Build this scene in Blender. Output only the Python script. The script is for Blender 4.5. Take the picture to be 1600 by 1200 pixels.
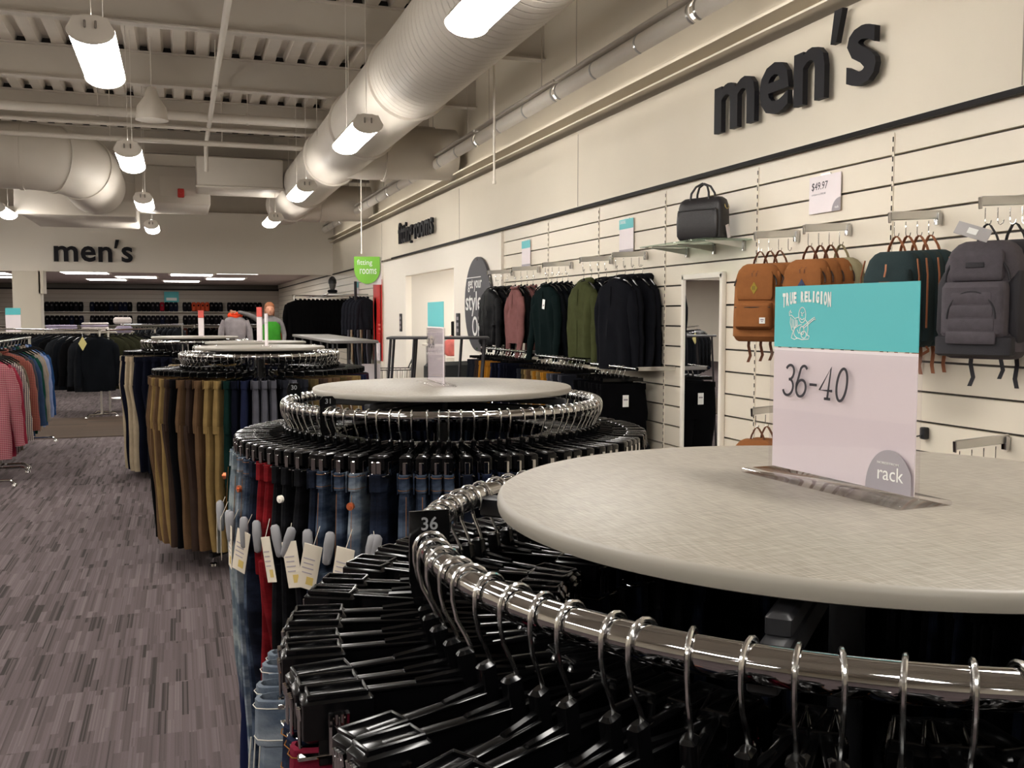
import bpy, math, random
from mathutils import Vector, Matrix, Euler, noise
random.seed(7)
PI = math.pi
for o in list(bpy.data.objects): bpy.data.objects.remove(o)
S = bpy.context.scene
C = bpy.context.collection

# ---------------------------------------------------------------- camera, world, exposure
cam_data = bpy.data.cameras.new('camera')
cam_data.sensor_width = 36.0
cam_data.lens = 36.0 * 1520 / 1600
cam_data.clip_start = 0.05
cam = bpy.data.objects.new('camera', cam_data)
C.objects.link(cam)
cam.location = (0, 0, 1.45)
cam.rotation_euler = (math.radians(90 - 4.03), 0, math.radians(-18.84))
S.camera = cam
W = bpy.data.worlds.new('world'); S.world = W; W.use_nodes = True
W.node_tree.nodes['Background'].inputs[0].default_value = (0.5, 0.47, 0.43, 1)
W.node_tree.nodes['Background'].inputs[1].default_value = 0.3
S.view_settings.view_transform = 'Standard'
S.view_settings.look = 'None'
S.view_settings.gamma = 1
S.view_settings.use_curve_mapping = False
S.view_settings.exposure = 0.52
PEND = 34.0      # pendant lens emission
STRIP = 3.6     # wall washer emission
TROF = 12.0       # recessed panel emission
UPL = 13.0       # glow added on top of the pendants to brighten the ceiling
WARM = (1.0, 0.965, 0.915)

# ---------------------------------------------------------------- helpers
def lin(c):
    c /= 255.0
    return c / 12.92 if c <= 0.04045 else ((c + 0.055) / 1.055) ** 2.4
def rgb(r, g, b): return (lin(r), lin(g), lin(b), 1)

MATS = {}
def mat(name, col, rough=0.6, metal=0.0, spec=0.5, emit=None, var=0.0, vscale=20, bump=0.0, bscale=60, alpha=1.0, trans=0.0, stretch=None, sheen=0.0, coat=0.0):
    if name in MATS: return MATS[name]
    m = bpy.data.materials.new(name); m.use_nodes = True
    n = m.node_tree.nodes; l = m.node_tree.links
    b = n['Principled BSDF']
    b.inputs['Base Color'].default_value = col
    b.inputs['Roughness'].default_value = rough
    b.inputs['Metallic'].default_value = metal
    b.inputs['Specular IOR Level'].default_value = spec
    if sheen: b.inputs['Sheen Weight'].default_value = sheen
    if coat: b.inputs['Coat Weight'].default_value = coat
    if trans:
        b.inputs['Transmission Weight'].default_value = trans
        b.inputs['IOR'].default_value = 1.49
    if emit:
        b.inputs['Emission Color'].default_value = (*WARM, 1)
        b.inputs['Emission Strength'].default_value = emit
    if var or bump:
        tc = n.new('ShaderNodeTexCoord'); mp = n.new('ShaderNodeMapping')
        l.new(tc.outputs['Object'], mp.inputs[0])
        if stretch: mp.inputs['Scale'].default_value = stretch
    if var:
        nz = n.new('ShaderNodeTexNoise'); nz.inputs['Scale'].default_value = vscale; nz.inputs['Detail'].default_value = 4
        l.new(mp.outputs[0], nz.inputs[0])
        r = n.new('ShaderNodeMapRange'); r.inputs[1].default_value = 0.3; r.inputs[2].default_value = 0.7
        r.inputs[3].default_value = 1 - var; r.inputs[4].default_value = 1 + var
        l.new(nz.outputs[0], r.inputs[0])
        mx = n.new('ShaderNodeVectorMath'); mx.operation = 'SCALE'
        mx.inputs[0].default_value = col[:3]; l.new(r.outputs[0], mx.inputs['Scale'])
        l.new(mx.outputs[0], b.inputs['Base Color'])
    if bump:
        nb = n.new('ShaderNodeTexNoise'); nb.inputs['Scale'].default_value = bscale
        l.new(mp.outputs[0], nb.inputs[0])
        bp = n.new('ShaderNodeBump'); bp.inputs['Strength'].default_value = bump; bp.inputs['Distance'].default_value = 0.01
        l.new(nb.outputs[0], bp.inputs['Height']); l.new(bp.outputs[0], b.inputs['Normal'])
    MATS[name] = m
    return m

class MB:
    """collects shapes and links them as one mesh object"""
    def __init__(s): s.v = []; s.f = []; s.mi = []; s.cur = 0; s.M = Matrix.Identity(4)
    def add(s, vs, fs):
        k = len(s.v)
        s.v += [tuple(s.M @ Vector(p)) for p in vs]
        s.f += [tuple(i + k for i in f) for f in fs]
        s.mi += [s.cur] * len(fs)
        return s
    def box(s, c, d, rz=0, ry=0, rx=0):
        x, y, z = d[0] / 2, d[1] / 2, d[2] / 2
        R = Euler((rx, ry, rz)).to_matrix()
        vs = [Vector(c) + R @ Vector((a, b, e)) for a in (-x, x) for b in (-y, y) for e in (-z, z)]
        return s.add(vs, [(0, 1, 3, 2), (4, 6, 7, 5), (0, 4, 5, 1), (2, 3, 7, 6), (0, 2, 6, 4), (1, 5, 7, 3)])
    def rbox(s, c, d, r=0.005, rz=0, ry=0, rx=0):
        x, y, z = d[0] / 2, d[1] / 2, d[2] / 2
        R = Euler((rx, ry, rz)).to_matrix(); C0 = Vector(c)
        r = min(r, x * .9, y * .9, z * .9)
        def ring(px, py, pz):
            o = []
            for sx, sy in ((1, 1), (-1, 1), (-1, -1), (1, -1)):
                cx, cy = sx * (px - r), sy * (py - r)
                st = {(1, 1): 0, (-1, 1): 90, (-1, -1): 180, (1, -1): 270}[(sx, sy)]
                for a in (0, 45, 90):
                    t = math.radians(st + a)
                    o.append((cx + r * math.cos(t), cy + r * math.sin(t), pz))
            return o
        rr = [[(p[0] * (x - r) / x, p[1] * (y - r) / y, -z) for p in ring(x, y, 0)], ring(x, y, -z + r), ring(x, y, z - r), [(p[0] * (x - r) / x, p[1] * (y - r) / y, z) for p in ring(x, y, 0)]]
        return s.loft([[tuple(C0 + R @ Vector(p)) for p in q] for q in rr])
    def loft(s, rings, cap=True, closed=False):
        n = len(rings[0]); vs = [p for r in rings for p in r]; fs = []
        m = len(rings)
        for i in range(m if closed else m - 1):
            a = i * n; b = ((i + 1) % m) * n
            for j in range(n):
                k = (j + 1) % n
                fs.append((a + j, a + k, b + k, b + j))
        if cap and not closed:
            fs.append(tuple(range(n - 1, -1, -1))); fs.append(tuple((m - 1) * n + j for j in range(n)))
        return s.add(vs, fs)
    def tube(s, pts, r, n=8, closed=False, cap=True, flat=1.0, up=None):
        P = [Vector(p) for p in pts]; m = len(P); rings = []
        prev = None
        for i in range(m):
            if closed: t = P[(i + 1) % m] - P[i - 1]
            else: t = P[min(i + 1, m - 1)] - P[max(i - 1, 0)]
            t.normalize()
            if up is not None: a = Vector(up)
            elif prev is None: a = Vector((0, 0, 1)) if abs(t.z) < 0.9 else Vector((1, 0, 0))
            else: a = prev
            a = a - t * a.dot(t)
            if a.length < 1e-6: a = t.orthogonal()
            a.normalize(); prev = a; b = t.cross(a)
            rr = r[i] if isinstance(r, (list, tuple)) else r
            rings.append([tuple(P[i] + a * rr * math.cos(2 * PI * k / n) + b * rr * flat * math.sin(2 * PI * k / n)) for k in range(n)])
        return s.loft(rings, cap, closed)
    def ribbon(s, pts, w, t, side):
        """flat strap of width w along side vector, thickness t"""
        P = [Vector(p) for p in pts]; sd = Vector(side).normalized(); rings = []
        for i in range(len(P)):
            d = (P[min(i + 1, len(P) - 1)] - P[max(i - 1, 0)]).normalized()
            nn = d.cross(sd).normalized()
            rings.append([tuple(P[i] + sd * a * w / 2 + nn * b * t / 2) for a, b in ((1, 1), (-1, 1), (-1, -1), (1, -1))])
        return s.loft(rings)
    def cyl(s, p0, p1, r, n=16, r1=None):
        return s.tube([p0, p1], [r, r if r1 is None else r1], n)
    def lathe(s, prof, c=(0, 0, 0), n=32):
        return s.loft([[(c[0] + r * math.cos(2 * PI * k / n), c[1] + r * math.sin(2 * PI * k / n), c[2] + z) for k in range(n)] for r, z in prof])
    def prism(s, poly, y0, y1):
        """polygon in XZ extruded along Y"""
        return s.loft([[(x, y0, z) for x, z in poly], [(x, y1, z) for x, z in poly]])
    def sphere(s, c, r, n=12, m=8):
        rx, ry, rz = (r, r, r) if not isinstance(r, tuple) else r
        return s.loft([[(c[0] + rx * math.sin(PI * i / m) * math.cos(2 * PI * k / n), c[1] + ry * math.sin(PI * i / m) * math.sin(2 * PI * k / n), c[2] - rz * math.cos(PI * i / m)) for k in range(n)] for i in [.05] + list(range(1, m)) + [m - .05]])
    def mesh(s, name, mats, smooth=40):
        me = bpy.data.meshes.new(name)
        me.from_pydata(s.v, [], s.f)
        for m in (mats if isinstance(mats, (list, tuple)) else [mats]): me.materials.append(m)
        if any(s.mi): me.polygons.foreach_set('material_index', s.mi)
        if smooth:
            me.polygons.foreach_set('use_smooth', [True] * len(me.polygons))
            me.set_sharp_from_angle(angle=math.radians(smooth))
        me.update()
        return me
    def build(s, name, mats, parent=None, smooth=40, loc=None, rz=0):
        o = bpy.data.objects.new(name, s.mesh(name, mats, smooth))
        C.objects.link(o)
        if parent is not None: o.parent = parent
        if loc is not None: o.location = loc
        if rz: o.rotation_euler[2] = rz
        return o

def tag(o, label=None, cat=None, group=None, kind=None):
    if label: o['label'] = label
    if cat: o['category'] = cat
    if group: o['group'] = group
    if kind: o['kind'] = kind
    return o
def thing(name, label, cat, loc=(0, 0, 0), rz=0, group=None, rx=0, ry=0):
    o = bpy.data.objects.new(name, None); C.objects.link(o)
    o.empty_display_size = 0.1
    o.location = loc; o.rotation_euler = (rx, ry, rz)
    return tag(o, label, cat, group)
def struct(mb, name, m, smooth=30):
    return tag(mb.build(name, m, None, smooth), kind='structure')
KIDS = {}
def kids(o):
    if o.name not in KIDS: KIDS[o.name] = [c for c in bpy.data.objects if c.parent == o]
    return KIDS[o.name]
def copy_tree(o, parent=None):
    c = o.copy(); C.objects.link(c)
    if parent is not None: c.parent = parent
    for ch in kids(o): copy_tree(ch, c)
    return c
def place(proto, used, loc, rz, label, group=None, ry=0, rx=0):
    """first use moves the prototype itself, later uses copy it"""
    o = copy_tree(proto) if proto.name in used else proto
    used.add(proto.name)
    o.location = loc; o.rotation_euler = (rx, ry, rz)
    o['label'] = label
    if group: o['group'] = group
    elif 'group' in o: del o['group']
    return o
def text(s, name, m, parent, M, w=None, h=None, ext=0.001, off=0.0, shear=0.0, anchor='c', spacing=1.0, hx=None):
    """lettering; M maps local x=right, y=up, z=out"""
    cu = bpy.data.curves.new(name, 'FONT'); cu.body = s; cu.size = 1.0; cu.extrude = 0.0; cu.offset = off
    cu.shear = shear; cu.space_character = spacing; cu.resolution_u = 3
    o = bpy.data.objects.new('tmp', cu); C.objects.link(o)
    me = bpy.data.meshes.new_from_object(o.evaluated_get(bpy.context.evaluated_depsgraph_get()))
    bpy.data.objects.remove(o)
    vs = [v.co.copy() for v in me.vertices]
    x0 = min(v.x for v in vs); x1 = max(v.x for v in vs); y0 = min(v.y for v in vs); y1 = max(v.y for v in vs)
    sx = w / (x1 - x0) if w else None; sy = h / (y1 - y0) if h else None
    sx = sx or sy; sy = sy or sx
    cx = (x0 + x1) / 2 if anchor == 'c' else x0
    nv = [Vector(((v.x - cx) * sx, (v.y - y0) * sy, 0)) for v in vs]
    fs = [tuple(p.vertices) for p in me.polygons]
    bpy.data.meshes.remove(me)
    k = len(nv); back = [v.copy() for v in nv]
    for v in nv: v.z = ext
    ec = {}
    for f in fs:
        for i in range(len(f)):
            a, b = f[i], f[(i + 1) % len(f)]
            ec[(a, b)] = 1
    side = [(a, b, b + k, a + k)[::-1] for (a, b) in ec if (b, a) not in ec]
    mb = MB(); mb.M = M
    mb.add(nv + back, fs + [tuple(i + k for i in f[::-1]) for f in fs] + side)
    return mb.build(name, m, parent, smooth=0)
def frame(origin, right, up):
    r = Vector(right).normalized(); u = Vector(up).normalized(); n = r.cross(u)
    return Matrix(((r.x, u.x, n.x, origin[0]), (r.y, u.y, n.y, origin[1]), (r.z, u.z, n.z, origin[2]), (0, 0, 0, 1)))
ORD = 'first second third fourth fifth sixth seventh eighth ninth tenth eleventh twelfth thirteenth fourteenth fifteenth sixteenth seventeenth eighteenth nineteenth twentieth'.split()
TENS = {20: 'twenty', 30: 'thirty', 40: 'forty', 50: 'fifty', 60: 'sixty', 70: 'seventy', 80: 'eighty', 90: 'ninety'}
def nth(i):
    i += 1
    if i <= 20: return ORD[i - 1]
    t, u = i // 10 * 10, i % 10
    return TENS[t][:-1] + 'ieth' if u == 0 else TENS[t] + '-' + ORD[u - 1]

# ---------------------------------------------------------------- materials
wall_m = mat('painted_wall', rgb(222, 213, 196), 0.75, var=0.015, vscale=2)
white_m = mat('white_drywall', rgb(238, 231, 219), 0.7)
slat_m = mat('slatwall_laminate', rgb(228, 218, 200), 0.42, var=0.012, vscale=3)
alu_m = mat('aluminium_insert', rgb(84, 80, 76), 0.35, 0.9)
dark_trim = mat('dark_trim', rgb(16, 12, 12), 0.6, spec=.2)
ceil_m = mat('painted_deck', rgb(196, 187, 174), 0.8, var=0.05, vscale=3)
beam_m = mat('painted_steel', rgb(190, 182, 170), 0.7, var=0.03, vscale=2)
dark_gap = mat('flute_gap_shade', rgb(40, 36, 36), 0.9)  # dark fill standing in for the shade inside the deck flutes
pipe_m = mat('painted_pipe', rgb(200, 192, 180), 0.5)
chrome = mat('chrome', (0.50, 0.49, 0.49, 1), 0.05, 1.0)
wire_m = mat('bright_wire', (0.75, 0.75, 0.74, 1), 0.18, 1.0)
satin = mat('satin_steel', (0.62, 0.61, 0.59, 1), 0.28, 1.0)
blk = mat('black_plastic', rgb(7, 7, 8), 0.2, spec=0.32)
blk_matte = mat('black_metal', rgb(24, 24, 27), 0.45)
letter_m = mat('letter_face', rgb(26, 25, 30), 0.6, spec=.25)
card_m = mat('white_card', rgb(236, 226, 228), 0.5)
teal_m = mat('teal_card', rgb(88, 190, 195), 0.5)
ink_m = mat('black_ink', rgb(40, 36, 44), 0.6)
grey_ink = mat('grey_ink', rgb(160, 152, 158), 0.6)
white_ink = mat('white_ink', rgb(240, 240, 236), 0.6)
def thin_glass(name, tint):
    m = bpy.data.materials.new(name); m.use_nodes = True
    n = m.node_tree.nodes; l = m.node_tree.links; n.remove(n['Principled BSDF'])
    tr = n.new('ShaderNodeBsdfTransparent'); tr.inputs[0].default_value = tint
    gl = n.new('ShaderNodeBsdfGlossy'); gl.inputs['Roughness'].default_value = 0.03
    fr = n.new('ShaderNodeLayerWeight'); pw = n.new('ShaderNodeMath'); pw.operation = 'POWER'; pw.inputs[1].default_value = 5; l.new(fr.outputs['Facing'], pw.inputs[0])
    ma = n.new('ShaderNodeMath'); ma.operation = 'MULTIPLY_ADD'; ma.inputs[1].default_value = 0.95; ma.inputs[2].default_value = 0.045; l.new(pw.outputs[0], ma.inputs[0])
    mx = n.new('ShaderNodeMixShader'); l.new(ma.outputs[0], mx.inputs[0]); l.new(tr.outputs[0], mx.inputs[1]); l.new(gl.outputs[0], mx.inputs[2])
    l.new(mx.outputs[0], n['Material Output'].inputs[0]); MATS[name] = m
    return m
acrylic = thin_glass('clear_acrylic', (0.97, 0.96, 0.97, 1))
acrylic_base = mat('solid_acrylic', (1, 1, 1, 1), 0.03, trans=1.0)
glass_m = thin_glass('shelf_glass', (0.80, 0.90, 0.85, 1))
mirror_m = mat('mirror_glass', (0.9, 0.9, 0.9, 1), 0.01, 1.0)
tag_m = mat('price_card', rgb(214, 204, 186), 0.7)
sec_m = mat('security_tag_plastic', rgb(132, 131, 134), 0.5)
stitch_m = mat('orange_thread', rgb(132, 88, 44), 0.9, spec=.1)
copper = mat('copper_rivet', rgb(224, 130, 88), 0.35, 0.8)
lens_m = mat('lit_lens', (1, 1, 1, 1), 0.4, emit=PEND)
upl_m = mat('ceiling_fill_glow', (1, 1, 1, 1), 0.4, emit=UPL)  # glow of the added pendant slot, fill light for the ceiling
wash_m = mat('lit_tube', (1, 1, 1, 1), 0.4, emit=STRIP)
trof_m = mat('lit_panel', (1, 1, 1, 1), 0.4, emit=TROF)
wire_white = mat('white_cable', rgb(205, 198, 188), 0.5)

def carpet():
    m = bpy.data.materials.new('striped_carpet'); m.use_nodes = True
    n = m.node_tree.nodes; l = m.node_tree.links; b = n['Principled BSDF']
    b.inputs['Roughness'].default_value = 0.95; b.inputs['Specular IOR Level'].default_value = 0.1
    g = n.new('ShaderNodeNewGeometry'); sp = n.new('ShaderNodeSeparateXYZ'); l.new(g.outputs['Position'], sp.inputs[0])
    def M(op, a, bb=None):
        q = n.new('ShaderNodeMath'); q.operation = op
        for i, v in enumerate((a, bb)):
            if v is None: continue
            if isinstance(v, (int, float)): q.inputs[i].default_value = v
            else: l.new(v, q.inputs[i])
        return q.outputs[0]
    def WN(x, y, z=0.0):
        c = n.new('ShaderNodeCombineXYZ'); w = n.new('ShaderNodeTexWhiteNoise'); w.noise_dimensions = '3D'
        for i, v in enumerate((x, y, z)):
            if isinstance(v, (int, float)): c.inputs[i].default_value = v
            else: l.new(v, c.inputs[i])
        l.new(c.outputs[0], w.inputs[0]); return w.outputs['Value']
    X = sp.outputs[0]; Y = sp.outputs[1]
    ty = M('FLOOR', M('DIVIDE', Y, 0.5))
    bx = M('FLOOR', M('DIVIDE', X, 0.024))
    yy = M('ADD', Y, M('MULTIPLY', WN(bx, ty, 7.0), 0.5))
    seg = M('FLOOR', M('DIVIDE', yy, 0.34))
    block = WN(bx, ty, seg)
    fx = M('FLOOR', M('DIVIDE', X, 0.0055))
    fine = WN(fx, ty, seg)
    tile = WN(M('FLOOR', M('DIVIDE', X, 0.5)), ty, 3.0)
    rp = n.new('ShaderNodeValToRGB'); e = rp.color_ramp.elements
    e[0].position = 0.0; e[0].color = rgb(58, 53, 52); e[1].position = 1.0; e[1].color = rgb(110, 100, 100)
    for p, c in ((0.20, rgb(58, 53, 51)), (0.26, rgb(80, 71, 71)), (0.7, rgb(96, 86, 87))):
        k = e.new(p); k.color = c
    v = M('ADD', M('ADD', M('MULTIPLY', block, 0.62), M('MULTIPLY', fine, 0.36)), M('MULTIPLY', tile, 0.1))
    l.new(v, rp.inputs[0])
    nz = n.new('ShaderNodeTexNoise'); nz.inputs['Scale'].default_value = 350; l.new(g.outputs['Position'], nz.inputs[0])
    mr = n.new('ShaderNodeMapRange'); mr.inputs[3].default_value = 0.72; mr.inputs[4].default_value = 1.2; l.new(nz.outputs[0], mr.inputs[0])
    mx = n.new('ShaderNodeVectorMath'); mx.operation = 'SCALE'; l.new(rp.outputs[0], mx.inputs[0]); l.new(mr.outputs[0], mx.inputs['Scale'])
    l.new(mx.outputs[0], b.inputs['Base Color'])
    bp = n.new('ShaderNodeBump'); bp.inputs['Strength'].default_value = 0.4; bp.inputs['Distance'].default_value = 0.004
    l.new(nz.outputs[0], bp.inputs['Height']); l.new(bp.outputs[0], b.inputs['Normal'])
    return m
def wood():
    m = bpy.data.materials.new('brown_plank_floor'); m.use_nodes = True
    n = m.node_tree.nodes; l = m.node_tree.links; b = n['Principled BSDF']; b.inputs['Roughness'].default_value = 0.8; b.inputs['Specular IOR Level'].default_value = 0.15
    g = n.new('ShaderNodeNewGeometry'); br = n.new('ShaderNodeTexBrick')
    l.new(g.outputs['Position'], br.inputs[0]); br.inputs['Scale'].default_value = 1.0
    br.inputs['Color1'].default_value = rgb(70, 56, 44); br.inputs['Color2'].default_value = rgb(56, 44, 35); br.inputs['Mortar'].default_value = rgb(50, 40, 34)
    br.inputs['Brick Width'].default_value = 1.2; br.inputs['Row Height'].default_value = 0.15; br.inputs['Mortar Size'].default_value = 0.003
    l.new(br.outputs[0], b.inputs['Base Color'])
    return m
def denim(name, base, worn, lo=0.42, hi=0.62, hem=None):
    """cotton twill with wear that follows the noise of the fabric; optional dyed lower part"""
    if name in MATS: return MATS[name]
    base = tone(base, .6, .9); worn = tone(worn, .8, .95)
    m = bpy.data.materials.new(name); m.use_nodes = True
    n = m.node_tree.nodes; l = m.node_tree.links; b = n['Principled BSDF']
    b.inputs['Roughness'].default_value = 0.9; b.inputs['Specular IOR Level'].default_value = 0.08
    tc = n.new('ShaderNodeTexCoord'); mp = n.new('ShaderNodeMapping'); l.new(tc.outputs['Object'], mp.inputs[0])
    mp.inputs['Scale'].default_value = (1, 1, 2.6)
    nz = n.new('ShaderNodeTexNoise'); nz.inputs['Scale'].default_value = 9; nz.inputs['Detail'].default_value = 5
    l.new(mp.outputs[0], nz.inputs[0])
    r = n.new('ShaderNodeMapRange'); r.inputs[1].default_value = lo; r.inputs[2].default_value = hi; l.new(nz.outputs[0], r.inputs[0])
    mx = n.new('ShaderNodeMix'); mx.data_type = 'RGBA'; mx.inputs[6].default_value = base; mx.inputs[7].default_value = worn
    l.new(r.outputs[0], mx.inputs[0])
    out = mx.outputs[2]
    if hem:
        sp = n.new('ShaderNodeSeparateXYZ'); l.new(tc.outputs['Object'], sp.inputs[0])
        h = n.new('ShaderNodeMapRange'); h.inputs[1].default_value = -0.72; h.inputs[2].default_value = -0.82; l.new(sp.outputs[2], h.inputs[0])
        m2 = n.new('ShaderNodeMix'); m2.data_type = 'RGBA'; l.new(h.outputs[0], m2.inputs[0]); l.new(out, m2.inputs[6]); m2.inputs[7].default_value = hem
        out = m2.outputs[2]
    l.new(out, b.inputs['Base Color'])
    w = n.new('ShaderNodeTexNoise'); w.inputs['Scale'].default_value = 260; l.new(tc.outputs['Object'], w.inputs[0])
    bp = n.new('ShaderNodeBump'); bp.inputs['Strength'].default_value = 0.35; bp.inputs['Distance'].default_value = 0.003
    l.new(w.outputs[0], bp.inputs['Height']); l.new(bp.outputs[0], b.inputs['Normal'])
    MATS[name] = m; return m
def tone(c, lo=0.5, hi=0.85):
    y = 0.2 * c[0] + 0.7 * c[1] + 0.1 * c[2]; k = lo + (hi - lo) * min(1, y / 0.12)
    return (c[0] * k, c[1] * k, c[2] * k, 1)
def cloth(name, c, var=0.12):
    return mat('fabric_' + name, tone(c), 0.95, spec=0.06, var=var, vscale=14, bump=0.25, bscale=220)
def plaid(name, a, b_, c):
    if name in MATS: return MATS[name]
    m = bpy.data.materials.new(name); m.use_nodes = True
    n = m.node_tree.nodes; l = m.node_tree.links; b = n['Principled BSDF']; b.inputs['Roughness'].default_value = 0.9
    tc = n.new('ShaderNodeTexCoord')
    outs = []
    for ax in ('X', 'Z'):
        w = n.new('ShaderNodeTexWave'); w.bands_direction = ax; w.inputs['Scale'].default_value = 20.0
        l.new(tc.outputs['Object'], w.inputs[0])
        g = n.new('ShaderNodeMath'); g.operation = 'GREATER_THAN'; g.inputs[1].default_value = 0.55; l.new(w.outputs['Fac'], g.inputs[0]); outs.append(g.outputs[0])
    m1 = n.new('ShaderNodeMix'); m1.data_type = 'RGBA'; m1.inputs[6].default_value = a; m1.inputs[7].default_value = b_; l.new(outs[0], m1.inputs[0])
    m2 = n.new('ShaderNodeMix'); m2.data_type = 'RGBA'; l.new(m1.outputs[2], m2.inputs[6]); m2.inputs[7].default_value = c
    h = n.new('ShaderNodeMath'); h.operation = 'MULTIPLY'; h.inputs[1].default_value = 0.6; l.new(outs[1], h.inputs[0]); l.new(h.outputs[0], m2.inputs[0])
    l.new(m2.outputs[2], b.inputs['Base Color'])
    MATS[name] = m; return m
def laminate():
    m = bpy.data.materials.new('linen_laminate'); m.use_nodes = True
    n = m.node_tree.nodes; l = m.node_tree.links; b = n['Principled BSDF']; b.inputs['Roughness'].default_value = 0.48
    tc = n.new('ShaderNodeTexCoord'); fac = []
    for sc in ((18, 260, 1), (260, 18, 1)):
        mp = n.new('ShaderNodeMapping'); mp.inputs['Scale'].default_value = sc; mp.inputs['Rotation'].default_value = (0, 0, 0.35); l.new(tc.outputs['Object'], mp.inputs[0])
        nz = n.new('ShaderNodeTexNoise'); nz.inputs['Scale'].default_value = 1.6; nz.inputs['Detail'].default_value = 3; l.new(mp.outputs[0], nz.inputs[0]); fac.append(nz.outputs[0])
    a = n.new('ShaderNodeMath'); a.operation = 'ADD'; l.new(fac[0], a.inputs[0]); l.new(fac[1], a.inputs[1])
    r = n.new('ShaderNodeMapRange'); r.inputs[1].default_value = 0.75; r.inputs[2].default_value = 1.25; l.new(a.outputs[0], r.inputs[0])
    mx = n.new('ShaderNodeMix'); mx.data_type = 'RGBA'; mx.inputs[6].default_value = rgb(122, 115, 104); mx.inputs[7].default_value = rgb(154, 146, 134)
    l.new(r.outputs[0], mx.inputs[0]); l.new(mx.outputs[2], b.inputs['Base Color'])
    return m
lam_m = laminate(); edge_m = mat('laminate_edge', rgb(142, 136, 126), 0.45)

# ---------------------------------------------------------------- the room
WX = 3.55      # right wall plane
b = MB(); b.box((-2.7, 15.0, -0.05), (12.8, 46, 0.1)); struct(b, 'floor', carpet())
b = MB(); b.box((-3.1, 13.75, 0.003), (9.0, 2.45, 0.008)); struct(b, 'floor_wood_strip', wood())
# slatwall: boards with metal lined grooves between them
def slat_wall(name, y0, y1, z1=2.43):
    m = MB(); m.cur = 1; m.box((WX + 0.06, (y0 + y1) / 2, z1 / 2), (0.06, y1 - y0, z1)); m.cur = 0
    P = 0.1524; z = z1
    while z > 0.02:
        h = min(P - 0.0125, z - 0.001)
        m.box((WX + 0.015, (y0 + y1) / 2, z - h / 2), (0.03, y1 - y0, h)); z -= P
    return struct(m, name, [slat_m, alu_m])
slat_wall('wall_right_slat', -8.0, 10.7)
slat_wall('wall_right_slat_far', 17.75, 37.5)
b = MB()   # drywall round the fitting room opening
b.box((WX + 0.05, 11.8, 1.215), (0.1, 2.1, 2.43)); b.box((WX + 0.05, 16.8, 1.215), (0.1, 1.9, 2.43)); b.box((WX + 0.05, 14.35, 2.265), (0.1, 3.0, 0.33))
struct(b, 'wall_right_fitting', white_m)
b = MB()   # fitting room alcove behind the opening
b.box((WX + 2.6, 14.35, 1.25), (0.1, 3.4, 2.5)); b.box((WX + 1.35, 12.8, 1.25), (2.5, 0.1, 2.5)); b.box((WX + 1.35, 15.9, 1.25), (2.5, 0.1, 2.5)); b.box((WX + 1.35, 14.35, 2.5), (2.5, 3.1, 0.1)); b.box((WX + 1.35, 14.35, -0.02), (2.6, 3.1, 0.06))
struct(b, 'wall_alcove', mat('alcove_paint', rgb(206, 200, 190), .7))
# upper wall, slightly proud of the slats
b = MB(); b.box((WX + 0.03, 14.75, 2.80), (0.10, 45.5, 0.70)); b.box((WX + 0.10, 14.75, 3.85), (0.10, 45.5, 1.3)); struct(b, 'wall_right_upper', wall_m)
b = MB(); b.box((WX - 0.03, 4.4, 2.435), (0.03, 24.76, 0.028)); b.box((WX - 0.025, 27.6, 2.435), (0.03, 19.8, 0.022)); struct(b, 'trim_1', dark_trim)
b = MB(); b.box((WX - 0.025, 15.1, 2.425), (0.03, 5, 0.012)); struct(b, 'trim_2', mat('grey_trim', rgb(120, 110, 100), 0.6))
b = MB(); b.box((WX + 0.0, 14.75, 3.285), (0.26, 45.5, 0.02)); b.box((WX - 0.02, 14.75, 3.20), (0.17, 45.5, 0.014)); struct(b, 'trim_3', wall_m)  # ledges added so their shadows draw the dark band along the wall
b = MB(); b.box((WX - 0.005, 10.73, 1.2), (0.05, 0.06, 2.4)); struct(b, 'trim_4', white_m)
b = MB(); b.box((WX - 0.02, 17.72, 1.2), (0.06, 0.07, 2.4)); struct(b, 'trim_5', white_m)
b = MB(); b.box((WX - 0.005, 14.35, 0.07), (0.02, 0.02, 0.12)); b.box((WX - 0.005, 11.8, 0.07), (0.02, 2.1, 0.13)); struct(b, 'baseboard_right', white_m)
# hairline joints of the upper wall boards
for i, y in enumerate((3.4, 8.45, 12.5, 17.7)):
    b = MB(); b.box((WX - 0.021, y, 2.79), (0.004, 0.006, 0.66)); struct(b, 'trim_%d' % (6 + i), mat('joint_grey', rgb(150, 140, 128), 0.8))
# slotted wall standards
for k in range(8):
    y = 0.46 + 1.257 * k
    m = MB()
    m.box((WX - 0.002, y, 1.2), (0.006, 0.014, 2.4)); m.cur = 1
    for j in range(46): m.box((WX - 0.006, y, 0.08 + j * 0.0508), (0.004, 0.005, 0.026))
    struct(m, 'trim_%d' % (20 + k), [slat_m, dark_trim])
# left and camera side walls, rear
b = MB(); b.box((-9.05, 14.75, 2.2), (0.1, 45.5, 4.6)); struct(b, 'wall_left', wall_m)
b = MB(); b.box((-2.7, -8.05, 2.2), (12.8, 0.1, 4.6)); struct(b, 'wall_front', wall_m)
m = MB(); m.cur = 1; m.box((-2.7, 37.66, 1.3), (12.8, 0.1, 2.7)); m.cur = 0
z = 2.36
while z > 0.1: m.box((-2.7, 37.58, z - 0.073), (12.8, 0.04, 0.146)); z -= 0.1524
struct(m, 'wall_back', [mat('rear_slatwall', rgb(176, 166, 154), 0.6), alu_m])
b = MB(); b.box((-2.7, 37.54, 2.39), (12.8, 0.05, 0.05)); struct(b, 'trim_40', dark_trim)
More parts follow.
